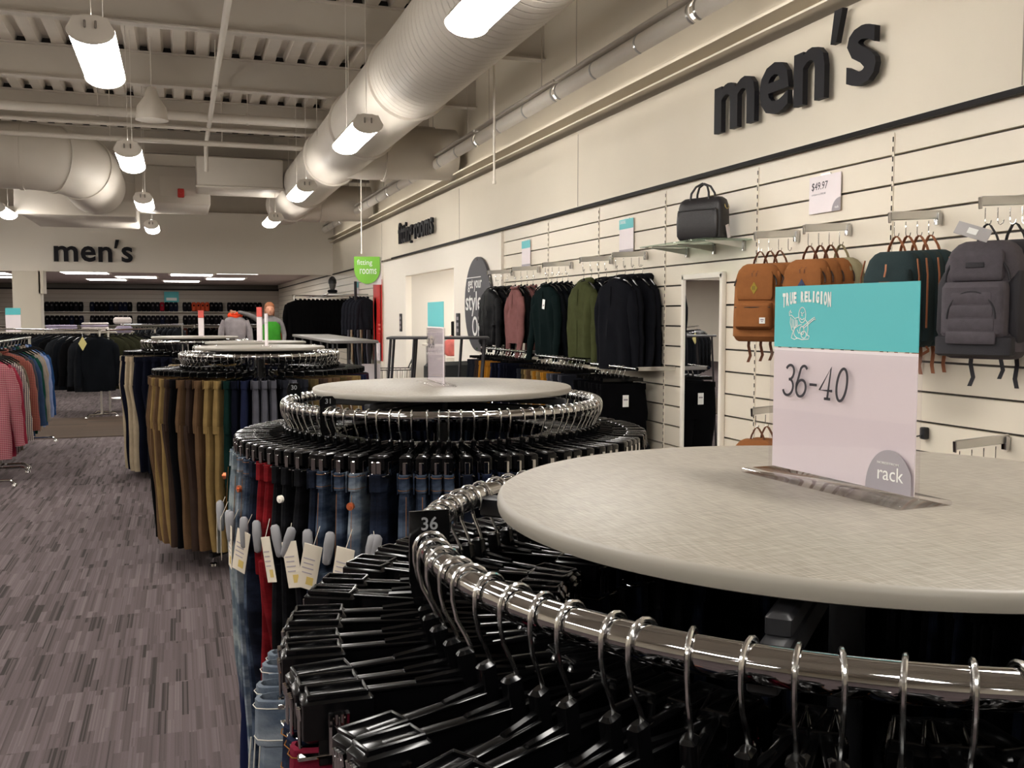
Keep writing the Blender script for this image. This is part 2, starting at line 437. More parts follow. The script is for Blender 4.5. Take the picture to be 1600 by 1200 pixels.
# bulkhead over the rear department, with the recess above
b = MB(); b.box((-2.75, 23.8, 3.12), (12.6, 0.2, 1.40)); struct(b, 'wall_bulkhead', white_m)
b = MB(); b.box((-2.75, 24.0, 4.12), (12.6, 0.1, 0.7)); struct(b, 'wall_bulkhead_upper', ceil_m)
b = MB(); b.box((-2.7, 30.7, 2.62), (12.8, 13.7, 0.08)); struct(b, 'ceiling_rear', mat('ceiling_tile', rgb(172, 160, 156), 0.9))
b = MB(); b.box((-3.13, 23.75, 1.2), (0.55, 0.5, 2.42)); b.box((-2.84, 23.75, 2.18), (0.1, 0.5, 0.5)); struct(b, 'wall_column', wall_m)
# roof deck with flutes running away from the camera
m = MB(); x = -9.0; prof = []
while x < 3.7:
    prof += [(x, 4.42), (x + 0.125, 4.42), (x + 0.15, 4.50), (x + 0.225, 4.50), (x + 0.25, 4.42)]; x += 0.25
vs = []; fs = []
for i, (px, pz) in enumerate(prof): vs += [(px, -8, pz), (px, 24, pz)]
for i in range(len(prof) - 1): fs.append((2 * i, 2 * i + 1, 2 * i + 3, 2 * i + 2))
m.add(vs, fs); struct(m, 'ceiling_deck', ceil_m)
b = MB(); b.box((-2.7, 8.0, 4.6), (12.8, 32.4, 0.05)); struct(b, 'ceiling', ceil_m)
for k in range(-3, 10):
    y = -0.21 + 2.436 * k
    m = MB(); m.box((-2.7, y, 4.235), (12.7, 0.012, 0.37)); m.box((-2.7, y, 4.058), (12.7, 0.13, 0.016)); m.box((-2.7, y, 4.41), (12.7, 0.13, 0.016))
    m.cur = 1; x = -9.0
    while x < 3.7: m.prism([(x + 0.137, 4.42), (x + 0.152, 4.48), (x + 0.223, 4.48), (x + 0.238, 4.42)], y - 0.012, y + 0.03); x += 0.25  # dark blocks in place of the shaded flute gaps over the beam
    struct(m, 'ceiling_beam', [beam_m, dark_gap])

# ---------------------------------------------------------------- pipes, ducts
def pipe_thing(name, label, pts, r, m=pipe_m, cat='pipe', hang=(), n=12):
    t = thing(name, label, cat, pts[0])
    q = MB(); q.M = Matrix.Translation(-Vector(pts[0])); q.tube(pts, r, n); q.build('pipe_run', m, t)
    for p in hang:
        q = MB(); q.M = Matrix.Translation(-Vector(pts[0])); q.cyl(p, (p[0], p[1], 4.42), 0.006, 6); q.cyl((p[0], p[1], p[2] - r - .005), (p[0], p[1], p[2] + r + 0.02), r * 0.35, 8); q.build('hanger_rod', m, t)
    return t
pipe_thing('ceiling_pipe', 'thick beige sprinkler main crossing under the roof beams', [(-9, 13.3, 3.99), (3.4, 13.3, 3.99)], 0.06, hang=[(-3, 13.3, 3.99), (-0.9, 13.3, 3.99), (0.9, 13.3, 3.99)])
pipe_thing('ceiling_pipe', 'thin beige pipe directly behind the thick sprinkler main', [(-9, 13.75, 3.92), (3.4, 13.75, 3.92)], 0.025, hang=[(-0.4, 13.75, 3.92)])
pipe_thing('ceiling_pipe', 'lowest beige pipe of the three crossing the ceiling', [(-9, 13.9, 3.76), (3.4, 13.9, 3.76)], 0.035, hang=[(-0.8, 13.9, 3.76), (0.6, 13.9, 3.76)])
pipe_thing('branch_pipe', 'beige branch pipe running away under the beams above the aisle', [(0.43, 2.0, 4.0), (0.43, 15.2, 3.95), (0.43, 15.4, 3.6)], 0.03, hang=[(0.43, 6.5, 3.98), (0.43, 11.2, 3.96)])
pipe_thing('cable_conduit', 'thin red cable looping along the beam at the top of the ceiling', [(0.0, 6.95, 4.04), (0.9, 6.96, 4.02), (1.6, 6.95, 4.06), (2.1, 6.95, 3.99), (2.9, 6.95, 4.0), (3.5, 6.95, 4.05)], 0.006, mat('red_cable', rgb(170, 40, 40), 0.5), 'cable', n=6)
t = thing('junction_box', 'small white junction box on the beam beside the red cable', 'box', (1.97, 6.9, 4.06)); q = MB(); q.rbox((0, 0, 0), (0.09, 0.05, 0.12), 0.006); q.build('housing', white_m, t); q = MB(); q.box((0, -0.028, 0), (0.075, 0.004, 0.1)); q.build('cover', pipe_m, t)

duct_m = mat('galvanised_duct', rgb(196, 188, 176), 0.5, var=0.02, vscale=3)
def spiral_mat():
    m = bpy.data.materials.new('spiral_duct'); m.use_nodes = True
    n = m.node_tree.nodes; l = m.node_tree.links; b = n['Principled BSDF']; b.inputs['Roughness'].default_value = 0.5
    b.inputs['Base Color'].default_value = rgb(196, 188, 176)
    g = n.new('ShaderNodeNewGeometry'); sp = n.new('ShaderNodeSeparateXYZ'); l.new(g.outputs['Position'], sp.inputs[0])
    mm = n.new('ShaderNodeMath'); mm.operation = 'MULTIPLY_ADD'; mm.inputs[1].default_value = 0.06; l.new(sp.outputs[2], mm.inputs[0]); l.new(sp.outputs[1], mm.inputs[2])
    d = n.new('ShaderNodeMath'); d.operation = 'DIVIDE'; d.inputs[1].default_value = 0.11; l.new(mm.outputs[0], d.inputs[0])
    f = n.new('ShaderNodeMath'); f.operation = 'FRACT'; l.new(d.outputs[0], f.inputs[0])
    r = n.new('ShaderNodeValToRGB'); e = r.color_ramp.elements; e[0].position = 0; e[0].color = (0, 0, 0, 1); e[1].position = 0.12; e[1].color = (1, 1, 1, 1)
    k = e.new(0.88); k.color = (1, 1, 1, 1); k = e.new(1.0); k.color = (0, 0, 0, 1); l.new(f.outputs[0], r.inputs[0])
    bp = n.new('ShaderNodeBump'); bp.inputs['Strength'].default_value = 0.8; bp.inputs['Distance'].default_value = 0.012; l.new(r.outputs[0], bp.inputs['Height']); l.new(bp.outputs[0], b.inputs['Normal'])
    return m
sp_m = spiral_mat()
DX, DZ, DR = 1.98, 3.56, 0.37
t = thing('air_duct', 'big round spiral air duct running along the right side of the ceiling', 'duct', (DX, 8, DZ))
def dsec(name, y0, y1, r, m):
    q = MB(); q.tube([(0, y0 - 8, 0), (0, y1 - 8, 0)], r, 48, cap=False); return q.build(name, m, t)
dsec('spiral_section', -7.9, 4.9, DR + 0.01, duct_m); dsec('spiral_section', 4.9, 8.6, DR, sp_m); dsec('duct_section', 8.6, 19.3, DR - 0.004, duct_m)
for y in (4.9, 8.6, 10.9, 13.2, 16.0, 18.4):
    q = MB(); q.tube([(0, y - 8 - 0.03, 0), (0, y - 8 - 0.02, 0), (0, y - 8 + 0.02, 0), (0, y - 8 + 0.03, 0)], [DR, DR + 0.022, DR + 0.022, DR], 48); q.build('collar', duct_m, t)
for y, sgn in ((12.6, 1), (18.6, 1)):
    q = MB(); q.tube([(0, y - 8, -0.02), (0.35, y - 8, -0.04), (0.7, y - 8, -0.02), (1.1, y - 8, 0), (1.5, y - 8, 0)], 0.33, 32); e = q.build('branch', duct_m, t)
    q = MB(); q.tube([(0.55, y - 8, -0.03), (0.58, y - 8, -0.03)], 0.35, 32); q.build('branch_collar', duct_m, e)
q = MB(); q.sphere((0, 19.3 - 8, 0), (DR, 0.3, DR), 32, 12); q.build('end_cap', duct_m, t)
for y in (6.2, 9.7, 12.0, 15.2):
    q = MB(); q.cyl((-DR * 0.98, y - 8, 0), (-DR * 0.98, y - 8, 0.86), 0.004, 6); q.cyl((DR * 0.98, y - 8, 0), (DR * 0.98, y - 8, 0.86), 0.004, 6); q.build('hanger_rod', pipe_m, t)
t = thing('air_duct', 'large round duct with an elbow at the left end of the ceiling', 'duct', (-2.5, 14.6, 3.58))
pts = [(-5, 0, 0), (0.55, 0, 0)] + [(0.55 + 0.75 * math.sin(a), 0.75 - 0.75 * math.cos(a), -0.1 * (1 - math.cos(a))) for a in [PI / 16 * i for i in range(1, 9)]] + [(1.3, 2.2, -0.1)]
q = MB(); q.tube(pts, 0.44, 40, up=(0, 0, 1)); q.build('duct_body', duct_m, t)
for i in (1, 4, 7):
    a = Vector(pts[i]); d = (Vector(pts[min(i + 1, len(pts) - 1)]) - Vector(pts[i - 1])).normalized()
    q = MB(); q.tube([a - d * 0.025, a + d * 0.025], 0.455, 40, up=(0, 0, 1)); q.build('collar', duct_m, t)
t = thing('air_duct', 'rectangular beige duct box hanging behind the round duct elbow', 'duct', (-1.5, 18.2, 3.3)); q = MB(); q.rbox((0, 0, 0), (1.7, 2.6, 0.5), 0.02); q.build('box_body', duct_m, t); q = MB(); q.rbox((0, -1.32, 0), (1.76, 0.04, 0.56), 0.01); q.build('flange', duct_m, t)
t = thing('air_duct', 'wide rectangular beige duct box left of the far spiral duct', 'duct', (0.95, 16.4, 3.66)); q = MB(); q.rbox((0, 0, 0), (1.3, 1.1, 0.48), 0.02); q.build('box_body', duct_m, t); q = MB(); q.rbox((0, -0.57, -0.23), (1.34, 0.03, 0.04), 0.01); q.build('flange', duct_m, t)
t = thing('air_handler', 'beige air handling unit panel carrying the small red alarm', 'air handler', (-0.05, 17.6, 3.55)); q = MB(); q.rbox((0, 0, 0), (1.15, 1.6, 0.62), 0.02); q.build('casing', duct_m, t); q = MB(); q.box((0.1, -0.805, -0.02), (0.6, 0.02, 0.3)); q.build('access_panel', pipe_m, t)
t = thing('fire_alarm', 'small red fire alarm horn fixed high on the beige air unit', 'alarm', (0.07, 16.75, 3.42)); q = MB(); q.rbox((0, 0, 0), (0.1, 0.06, 0.14), 0.01); red_m = mat('alarm_red', rgb(190, 40, 30), 0.45); q.build('body', red_m, t); q = MB(); q.cyl((0, -0.03, 0.02), (0, -0.045, 0.02), 0.03, 16); q.build('horn', red_m, t)
t = thing('bell_lamp', 'unlit grey bell shaped lamp hanging between the roof beams', 'lamp', (-0.23, 11.3, 3.7)); q = MB(); q.lathe([(0.02, 0.2), (0.05, 0.18), (0.08, 0.08), (0.15, -0.02), (0.165, -0.14), (0.17, -0.16)], n=28); q.build('shade', duct_m, t); q = MB(); q.cyl((0, 0, 0.2), (0, 0, 0.72), 0.006, 6); q.build('stem', duct_m, t)

# ---------------------------------------------------------------- pendant lamps
def make_pendant():
    t = thing('pendant_lamp', 'x', 'lamp')
    Lh, w = 0.57, 0.122
    arc = [(w * math.cos(a), -0.02 - 0.075 * math.sin(a)) for a in [PI * i / 14 for i in range(15)]]
    q = MB(); q.loft([[(x, y, z) for x, z in arc] for y in (-Lh + 0.012, Lh - 0.012)]); q.build('lens', lens_m, t)
    q = MB(); top = [(w + 0.004, -0.015), (w * 0.7, 0.045), (0.04, 0.06), (-0.04, 0.06), (-w * 0.7, 0.045), (-w - 0.004, -0.015)]
    q.prism(top, -Lh, Lh); q.build('housing', pipe_m, t)
    q = MB(); q.box((0, 0, 0.062), (0.06, 2 * Lh - 0.1, 0.006)); q.build('added_uplight', upl_m, t)  # glowing strip added to lift the ceiling brightness
    for s in (-1, 1):
        q = MB(); ep = [(x * 1.04, z - 0.004) for x, z in arc][::1] + [(-w * 0.72, 0.05), (w * 0.72, 0.05)]
        q.prism(ep, s * (Lh - 0.012), s * (Lh + 0.008)); e = q.build('end_cap', pipe_m, t)
        q = MB(); q.rbox((0.028, s * (Lh + 0.014), 0.005), (0.014, 0.012, 0.045), 0.004); q.rbox((-0.028, s * (Lh + 0.014), 0.005), (0.014, 0.012, 0.045), 0.004); q.build('catch', chrome, e)
        q = MB(); q.cyl((0, s * 0.5, 0.05), (0, s * 0.5, 1.44), 0.0028, 6); q.build('cable', wire_white, t)
    return t
pend = make_pendant(); used = set()
LAMPS = []
for k, lab in enumerate(('largest lit trough lamp at upper left, nearest of the aisle row', 'second lit trough lamp in the aisle row, below the largest one', 'third lit trough lamp in the aisle row, left of the far duct', 'farthest small lit trough lamp in the row above the aisle')):
    LAMPS.append((-0.43, 6.54 + 4.09 * k, lab))
for k, lab in enumerate(('lit trough lamp cut off by the top edge beside the spiral duct', 'lit trough lamp just under the middle of the spiral duct', 'lit trough lamp below the duct branch above the round racks', 'farthest lit trough lamp beneath the end of the spiral duct')):
    LAMPS.append((1.51, 4.62 + 4.06 * k, lab))
LAMPS += [(-2.5, 16.6, 'lit trough lamp cut by the left edge below the round elbow duct')]
LAMPS += [(-2.5, 12.5, 'lit trough lamp outside the left edge of the picture, middle'), (-2.5, 8.4, 'lit trough lamp outside the left edge, above the near carpet'), (-0.43, 2.45, 'lit trough lamp overhead, above and left of the camera'), (1.51, 0.55, 'lit trough lamp overhead, above the nearest round rack'), (-2.5, 3.6, 'lit trough lamp outside the left edge near the camera'), (-4.6, 14.5, 'added unseen trough lamp in the outermost left row, third'), (-4.6, 18.6, 'added unseen trough lamp in the outermost left row, fourth'), (-4.6, 21.4, 'added unseen trough lamp in the outermost left row, by the bulkhead'), (-6.7, 20.6, 'added unseen trough lamp in the far left corner by the bulkhead'), (-6.7, 16.5, 'added unseen trough lamp against the left wall'), (-6.7, 12.4, 'added unseen trough lamp near the left wall, third from the camera end'), (-6.7, 8.3, 'added unseen trough lamp near the left wall, second from the camera end'), (-6.7, 4.2, 'added unseen trough lamp near the left wall, beside the camera'), (-0.43, -1.6, 'added unseen trough lamp just behind the camera over the aisle'), (-0.43, -5.7, 'added unseen trough lamp far behind the camera over the aisle'), (1.51, -3.5, 'added unseen trough lamp behind the camera beside the right wall'), (-2.5, -0.5, 'added unseen trough lamp behind the camera, left of the aisle'), (-4.6, 1.4, 'added unseen trough lamp left of the camera'), (-4.6, -2.7, 'added unseen trough lamp left behind the camera'), (-4.6, 10.4, 'lit trough lamp in the outermost left row, farther'), (-4.6, 5.5, 'lit trough lamp in the outermost left row, nearer')]  # far left and behind-camera lamps are unseen, added to brighten walls and signs
for x, y, lab in LAMPS: place(pend, used, (x, y, 3.05), 0, lab, 'trough lamps hung from the roof')

# ---------------------------------------------------------------- wall washer row
def make_wash():
    t = thing('wall_washer', 'x', 'light fixture')
    h = [(0.075 * math.cos(a), 0.075 * math.sin(a)) for a in [math.radians(80 + 16 * i) for i in range(12)]]
    q = MB(); q.prism(h + [(x * 0.93, z * 0.93) for x, z in h[::-1]], -1.19, 1.19); q.build('hood', white_m, t)
    q = MB(); q.rbox((-0.02, 0, 0.095), (0.09, 2.38, 0.03), 0.006); q.build('channel', pipe_m, t)
    q = MB(); q.cyl((0.012, -1.15, -0.005), (0.012, 1.15, -0.005), 0.019, 12); q.build('lamp_tube', wash_m, t)
    for y in (-1.16, -0.4, 0.4, 1.16):
        q = MB(); q.prism([(x * 1.05, z * 1.05) for x, z in h] + [(x, z) for x, z in h[::-1]], y - 0.012, y + 0.012); q.build('clip', satin, t)
    for y in (-0.8, 0.8):
        q = MB(); q.cyl((-0.02, y, 0.1), (-0.02, y, 1.02), 0.004, 6); q.build('hanger_rod', pipe_m, t)
    return t
wsh = make_wash(); used = set()
for k in range(10):
    place(wsh, used, (3.2, -0.4 + 2.42 * k, 3.40), 0, 'white linear wall light above the slatwall, %s segment from the camera end' % nth(k), 'row of linear lights along the right wall')
t = thing('ceiling_rod', 'slim white rod hanging down in front of the upper right wall', 'rod', (2.9, 9.03, 2.73)); q = MB(); q.cyl((0, 0, 0), (0, 0, 1.7), 0.011, 8); q.build('rod', white_m, t); q = MB(); q.cyl((0, 0, -0.015), (0, 0, 0.01), 0.018, 12); q.build('end_cap', white_m, t)
t = thing('ceiling_rod', 'slim white rod hanging above the green fitting rooms sign', 'rod', (2.32, 13.0, 2.28)); q = MB(); q.cyl((0, 0, 0), (0, 0, 2.1), 0.007, 8); q.build('rod', white_m, t); q = MB(); q.cyl((0, 0, -0.01), (0, 0, 0.02), 0.012, 8); q.build('end_clip', white_m, t)
# recessed panels of the rear ceiling
used = set()
def make_trof():
    t = thing('ceiling_panel_light', 'x', 'light fixture')
    q = MB(); q.rbox((0, 0, 0), (1.22, 1.3, 0.02), 0.008); q.build('frame', white_m, t)
    q = MB(); q.rbox((0, 0, -0.012), (1.08, 1.15, 0.01), 0.004); q.build('diffuser', trof_m, t)
    return t
tr = make_trof()
for x, y, *zz, lab in ((-2.3, 27.8, 'lit ceiling panel right of the column, nearer left one'), (-1.5, 26.4, 'lit ceiling panel under the bulkhead below the back letters'), (-1.15, 30.4, 'lit ceiling panel at the right of the left cluster'), (-2.1, 32.8, 'lit ceiling panel lowest in the left cluster'), (0.35, 28.3, 'lit ceiling panel at the left of the right cluster'), (1.5, 26.6, 'lit ceiling panel topmost in the right cluster'), (1.35, 30.9, 'lit ceiling panel at the right of the right cluster'), (0.1, 33.6, 'lit ceiling panel lowest in the right cluster'), (-4.8, 28.8, 'lit ceiling panel left of the column, upper'), (-4.9, 31.5, 'lit ceiling panel left of the column, lower'), (WX + 1.3, 14.35, -0.125, 'unseen ceiling panel added to light the fitting room alcove')):  # the alcove panel is an unseen light added to brighten the alcove
    place(tr, used, (x, y, 2.568 + (zz[0] if zz else 0)), 0, lab, 'recessed panels in the rear ceiling')

# ---------------------------------------------------------------- wall lettering
def letter_sign(name, label, s, origin, right, total_w, xh, thick, gap=0.0):
    """raised letters laid out from the font, one part each"""
    t = thing(name, label, 'sign', origin)
    cu = bpy.data.curves.new('m', 'FONT'); cu.body = s; cu.size = 1; cu.offset = 0.012
    o = bpy.data.objects.new('m', cu); C.objects.link(o); bpy.context.view_layer.update()
    full = o.dimensions.x
    pos = []
    for i in range(len(s)):
        cu.body = s[:i + 1]; bpy.context.view_layer.update(); e = o.dimensions.x
        cu.body = s[i]; bpy.context.view_layer.update(); wch = o.dimensions.x; hch = o.dimensions.y
        pos.append((e - wch, wch, hch))
    cu.body = 'x'; bpy.context.view_layer.update(); hx = o.dimensions.y
    bpy.data.objects.remove(o)
    kx = total_w / full; ky = xh / hx
    for i, ch in enumerate(s):
        if ch == ' ': continue
        x0, wch, hch = pos[i]
        if ch == "'":
            q = MB(); q.M = frame(Vector(right).normalized() * (x0 + wch / 2) * kx + Vector((0, 0, xh * .92)), right, (0, 0, 1)) @ Matrix.Rotation(-PI / 2, 4, 'X')
            q.M = frame(Vector(right).normalized() * (x0 + wch / 2) * kx + Vector((0, 0, xh * .92)), right, (0, 0, 1)) @ Matrix(((1, 0, 0, 0), (0, 0, 1, 0), (0, 1, 0, 0), (0, 0, 0, 1)))
            q.prism([(-.055 * xh / .3, 0), (-.005 * xh / .3, 0), (.045 * xh / .3, xh * .58), (-.025 * xh / .3, xh * .58)], 0, thick); q.build('letter', letter_m, t, smooth=0); continue
        dz = {'g': -0.2 * ky / 0.74 * 0.75, "'": xh * 1.12}.get(ch, 0)
        R = Vector(right).normalized()
        M = frame(R * (x0 + wch / 2) * kx + Vector((0, 0, dz)), right, (0, 0, 1))
        text(ch, 'letter', letter_m, t, M, w=wch * kx, h=hch * ky * (1.15 if ch == "'" else 1), ext=thick, off=0.020)
    return t
letter_sign('wall_lettering', "large dark raised men's lettering high on the right wall", "men's", (WX - 0.055, 5.9, 2.675), (0, -1, 0), 1.62, 0.30, 0.035)
letter_sign('wall_lettering', 'dark raised fitting rooms lettering over the alcove opening', 'fitting rooms', (WX - 0.055, 16.0, 2.63), (0, -1, 0), 2.3, 0.225, 0.035)
letter_sign('wall_lettering', "dark raised men's lettering on the far bulkhead", "men's", (-2.58, 23.67, 2.64), (1, 0, 0), 1.62, 0.335, 0.035)

# ---------------------------------------------------------------- garments
def sring(cx, cy, z, a, b, n=20, p=0.7, wob=0.0, seed=0, ph=0):
    o = []
    for k in range(n):
        t = 2 * PI * k / n
        c, s_ = math.cos(t), math.sin(t)
        x = a * math.copysign(abs(c) ** p, c); y = b * math.copysign(abs(s_) ** p, s_)
        if wob:
            w = wob * math.sin(x * 42 + seed * 3.1 + z * 3 + ph) + wob * 0.7 * math.sin(x * 23 - z * 7 + seed * 1.7)
            y += w; x += wob * 0.5 * math.sin(z * 16 + seed * 2.3)
        o.append((cx + x, cy + y, z))
    return o
def wedge(ring, r0, ks=0.9):
    """thin the inner edge of a garment that hangs radially"""
    return [(x, y * (0.62 + ks * (x + 0.2)), z) for x, y, z in ring] if r0 else ring

def pants_parts(seed, L=1.02, hw=0.195, th=0.024, radial=True, flare=1.0):
    """trousers hung flat by the waist: origin at the rail centre, x outward, z down"""
    rnd = random.Random(seed); z0 = -0.125
    body = MB(); wb = 0.004
    R = []
    for z, a, b in ((z0 - 0.03, hw * .97, th * .9), (z0 - 0.08, hw * 1.0, th * 1.05), (z0 - 0.15, hw * 1.04, th * 1.1), (z0 - 0.23, hw * 1.08, th * 1.15), (z0 - 0.29, hw * 1.06, th * 1.1)):
        R.append(wedge(sring(0, 0, z, a, b, 24, .6, wb, seed), radial))
    body.loft(R)
    for sgn in (-1, 1):
        R = []; lean = rnd.uniform(-.012, .012)
        for i in range(12):
            u = i / 11; z = z0 - 0.25 - (L - 0.25) * u
            a = (hw * 0.54) * (1 - 0.30 * u) * (1 + (0.22 * flare) * max(0, u - .6)); b = th * (1.05 - 0.15 * u)
            cx = sgn * (hw * 0.52 - 0.012 * u) + lean * u + 0.006 * math.sin(u * 7 + seed)
            cy = 0.010 * math.sin(u * 5 + seed * 2 + sgn) * (1 if radial else .6)
            R.append(wedge(sring(cx, cy, z, a, b, 18, .65, wb * 1.3, seed + sgn, sgn), radial))
        body.loft(R)
    band = MB()   # open waistband
    o = [wedge(sring(0, 0, z, hw * k, th * kk, 24, .5, wb * .8, seed), radial) for z, k, kk in ((z0 - 0.042, 1.01, 1.0), (z0, 1.0, 1.0), (z0 + .001, .975, .78), (z0 - 0.035, .97, .76))]
    band.loft(o, cap=False, closed=True)
    st = MB()
    for z in (z0 - 0.006, z0 - 0.036): st.tube(wedge(sring(0, 0, z, hw * 1.012, th * 1.05, 24, .5, wb * .8, seed), radial), 0.0006, 4, closed=True)
    for sx in (1,):   # side seam
        st.tube([(sx * hw * 1.035, 0.004, z0 - 0.05), (sx * hw * 1.075, 0.004, z0 - 0.15), (sx * hw * 1.11, 0.004, z0 - 0.24)], 0.0007, 4)
    for k in range(3):
        x = hw * (.9 - .45 * k); band.box((x, -th * (0.62 + .9 * (x + .2)) * 1.08 if radial else -th * 1.08, z0 - 0.022), (0.012, 0.003, 0.05))
    return body, band, st

def make_pants(seed, m, label='x', detail=2, cat='jeans', name='jeans', L=1.02, hw=0.195, th=0.024, radial=True, stitch=None, button=None, tagm=None, sec=False, flare=1.0, loc=(0, 0, 0)):
    t = thing(name, label, cat, loc)
    body, band, st = pants_parts(seed, L, hw, th, radial, flare)
    if detail == 0:
        body.add(band.v, band.f); body.build('legs', m, t); return t
    body.build('legs', m, t); band.build('waistband', m, t)
    if stitch: st.build('stitching', stitch, t, smooth=0)
    e = hw * 1.0
    if button:
        q = MB(); q.cyl((e + .012, 0.006, -0.20), (e + .020, 0.006, -0.20), 0.0095, 16); q.cyl((e + .020, 0.006, -0.20), (e + .023, 0.006, -0.20), 0.004, 10); q.build('button', button, t)
    if tagm:
        rnd = random.Random(seed + 50); a = rnd.uniform(-.35, .35); yy = rnd.uniform(-.012, .012)
        q = MB(); q.M = Matrix.Translation((e + 0.035, yy, -0.30)) @ Matrix.Rotation(a, 4, 'X') @ Matrix.Rotation(rnd.uniform(-.3, .3), 4, 'Z')
        q.rbox((0, 0, -0.055), (0.0015, 0.048, 0.115), 0.0007); q.cur = 1
        for k in range(4): q.box((0.0012, -0.004, -0.035 - 0.012 * k), (0.0006, 0.030 - 0.004 * (k % 2), 0.003))
        q.cur = 2; q.box((0.0012, 0.006, -0.09), (0.0006, 0.018, 0.02)); q.cur = 0
        q.cyl((0, 0, 0), (-0.02, 0, 0.045), 0.0008, 5)
        q.build('price_tag', [tagm, grey_ink, mat('yellow_sticker', rgb(196, 170, 96), 0.7)], t)
    if sec:
        rnd = random.Random(seed + 9)
        q = MB(); q.M = Matrix.Translation((e + 0.03, rnd.uniform(-.02, .02), -0.275)) @ Matrix.Rotation(rnd.uniform(-.5, .5), 4, 'X')
        q.loft([[(0.011 * math.cos(2 * PI * k / 14) * s_, 0.014 * math.sin(2 * PI * k / 14) * s_, z) for k in range(14)] for z, s_ in ((0.012, .5), (0.006, .9), (-0.02, 1.0), (-0.05, .85), (-0.066, .75), (-0.07, .4))])
        q.build('security_tag', sec_m, t)
    return t

def make_hanger(hw=0.18, detail=2, wide=False, r=0.017, drop=0.0):
    t = thing('clip_hanger', 'x', 'hanger')
    q = MB()
    pts = [(-r * 0.95, 0, -r * 0.7)] + [(-r * math.cos(a), 0, r * math.sin(a)) for a in [math.radians(-10 + 20 * i) for i in range(11)]]
    pts += [(r * 0.98, 0, -0.012), (r * 0.75, 0, -0.030), (r * 0.25, 0, -0.046), (0, 0, -0.056), (0, 0, -0.075 - drop)]
    q.tube(pts, 0.0020, 7); q.build('hook', wire_m, t)
    zb = -0.098 - drop
    q = MB()
    q.rbox((0.002, 0, zb + 0.020), (0.016, 0.012, 0.042), 0.003, ry=0.18)
    if wide:
        q.tube([(-0.215, 0, zb - 0.055), (-0.15, 0, zb - 0.012), (-0.06, 0, zb + 0.012), (0, 0, zb + 0.018), (0.06, 0, zb + 0.012), (0.15, 0, zb - 0.012), (0.215, 0, zb - 0.055)], [0.005, .008, .008, .008, .008, .008, .005], 8)
        q.build('bar', blk, t); return t
    q.rbox((0, 0, zb + 0.004), (2 * hw - .02, 0.0045, 0.024), 0.0012)
    q.rbox((0, 0, zb + 0.015), (2 * hw - .03, 0.011, 0.004), 0.0012); q.rbox((0, 0, zb - 0.009), (2 * hw - .02, 0.011, 0.004), 0.0012)
    for s in (-1, 1): q.tube([(0, 0, zb + .022), (s * .05, 0, zb + .017)], 0.0035, 6)
    q.build('bar', blk, t)
    if detail == 0: return t
    for s in (-1, 1):
        x = s * (hw - 0.022)
        q = MB()
        q.rbox((x, 0.0, zb - 0.002), (0.060, 0.030, 0.038), 0.004)
        q.rbox((x, 0.013, zb - 0.022), (0.034, 0.004, 0.034), 0.001, rx=0.12); q.rbox((x, -0.013, zb - 0.022), (0.034, 0.004, 0.034), 0.001, rx=-0.12)
        if detail == 2:
            for yy in (0.011, -0.011): q.rbox((x, yy, zb + 0.018), (0.050, 0.003, 0.005), 0.001)
            for xx in (-0.024, 0.024): q.rbox((x + xx, 0, zb + 0.018), (0.003, 0.024, 0.005), 0.001)
        cl = q.build('clip', blk, t)
        q = MB()
        q.rbox((x + s * .031, 0.0, zb - 0.012), (0.003, 0.012, 0.030), 0.001)
        for yy in (-1, 1): q.rbox((x, yy * .0158, zb - 0.016), (0.018, 0.0022, 0.034), 0.001)
        q.rbox((x + s * .012, 0, zb - .031), (.044, .034, .004), .001)
        if detail == 2:
            for k in range(4): q.cyl((x + s * .032, -0.006 + .004 * k, zb + 0.008), (x + s * .031, -0.006 + .004 * k, zb - 0.002), 0.0018, 6)
            for k in range(4):
                for yy in (-1, 1): q.cyl((x - .007 + .0047 * k, yy * .017, zb + .004), (x - .007 + .0047 * k, yy * .0165, zb - .006), 0.002, 6)
        q.build('spring', chrome, cl)
    return t

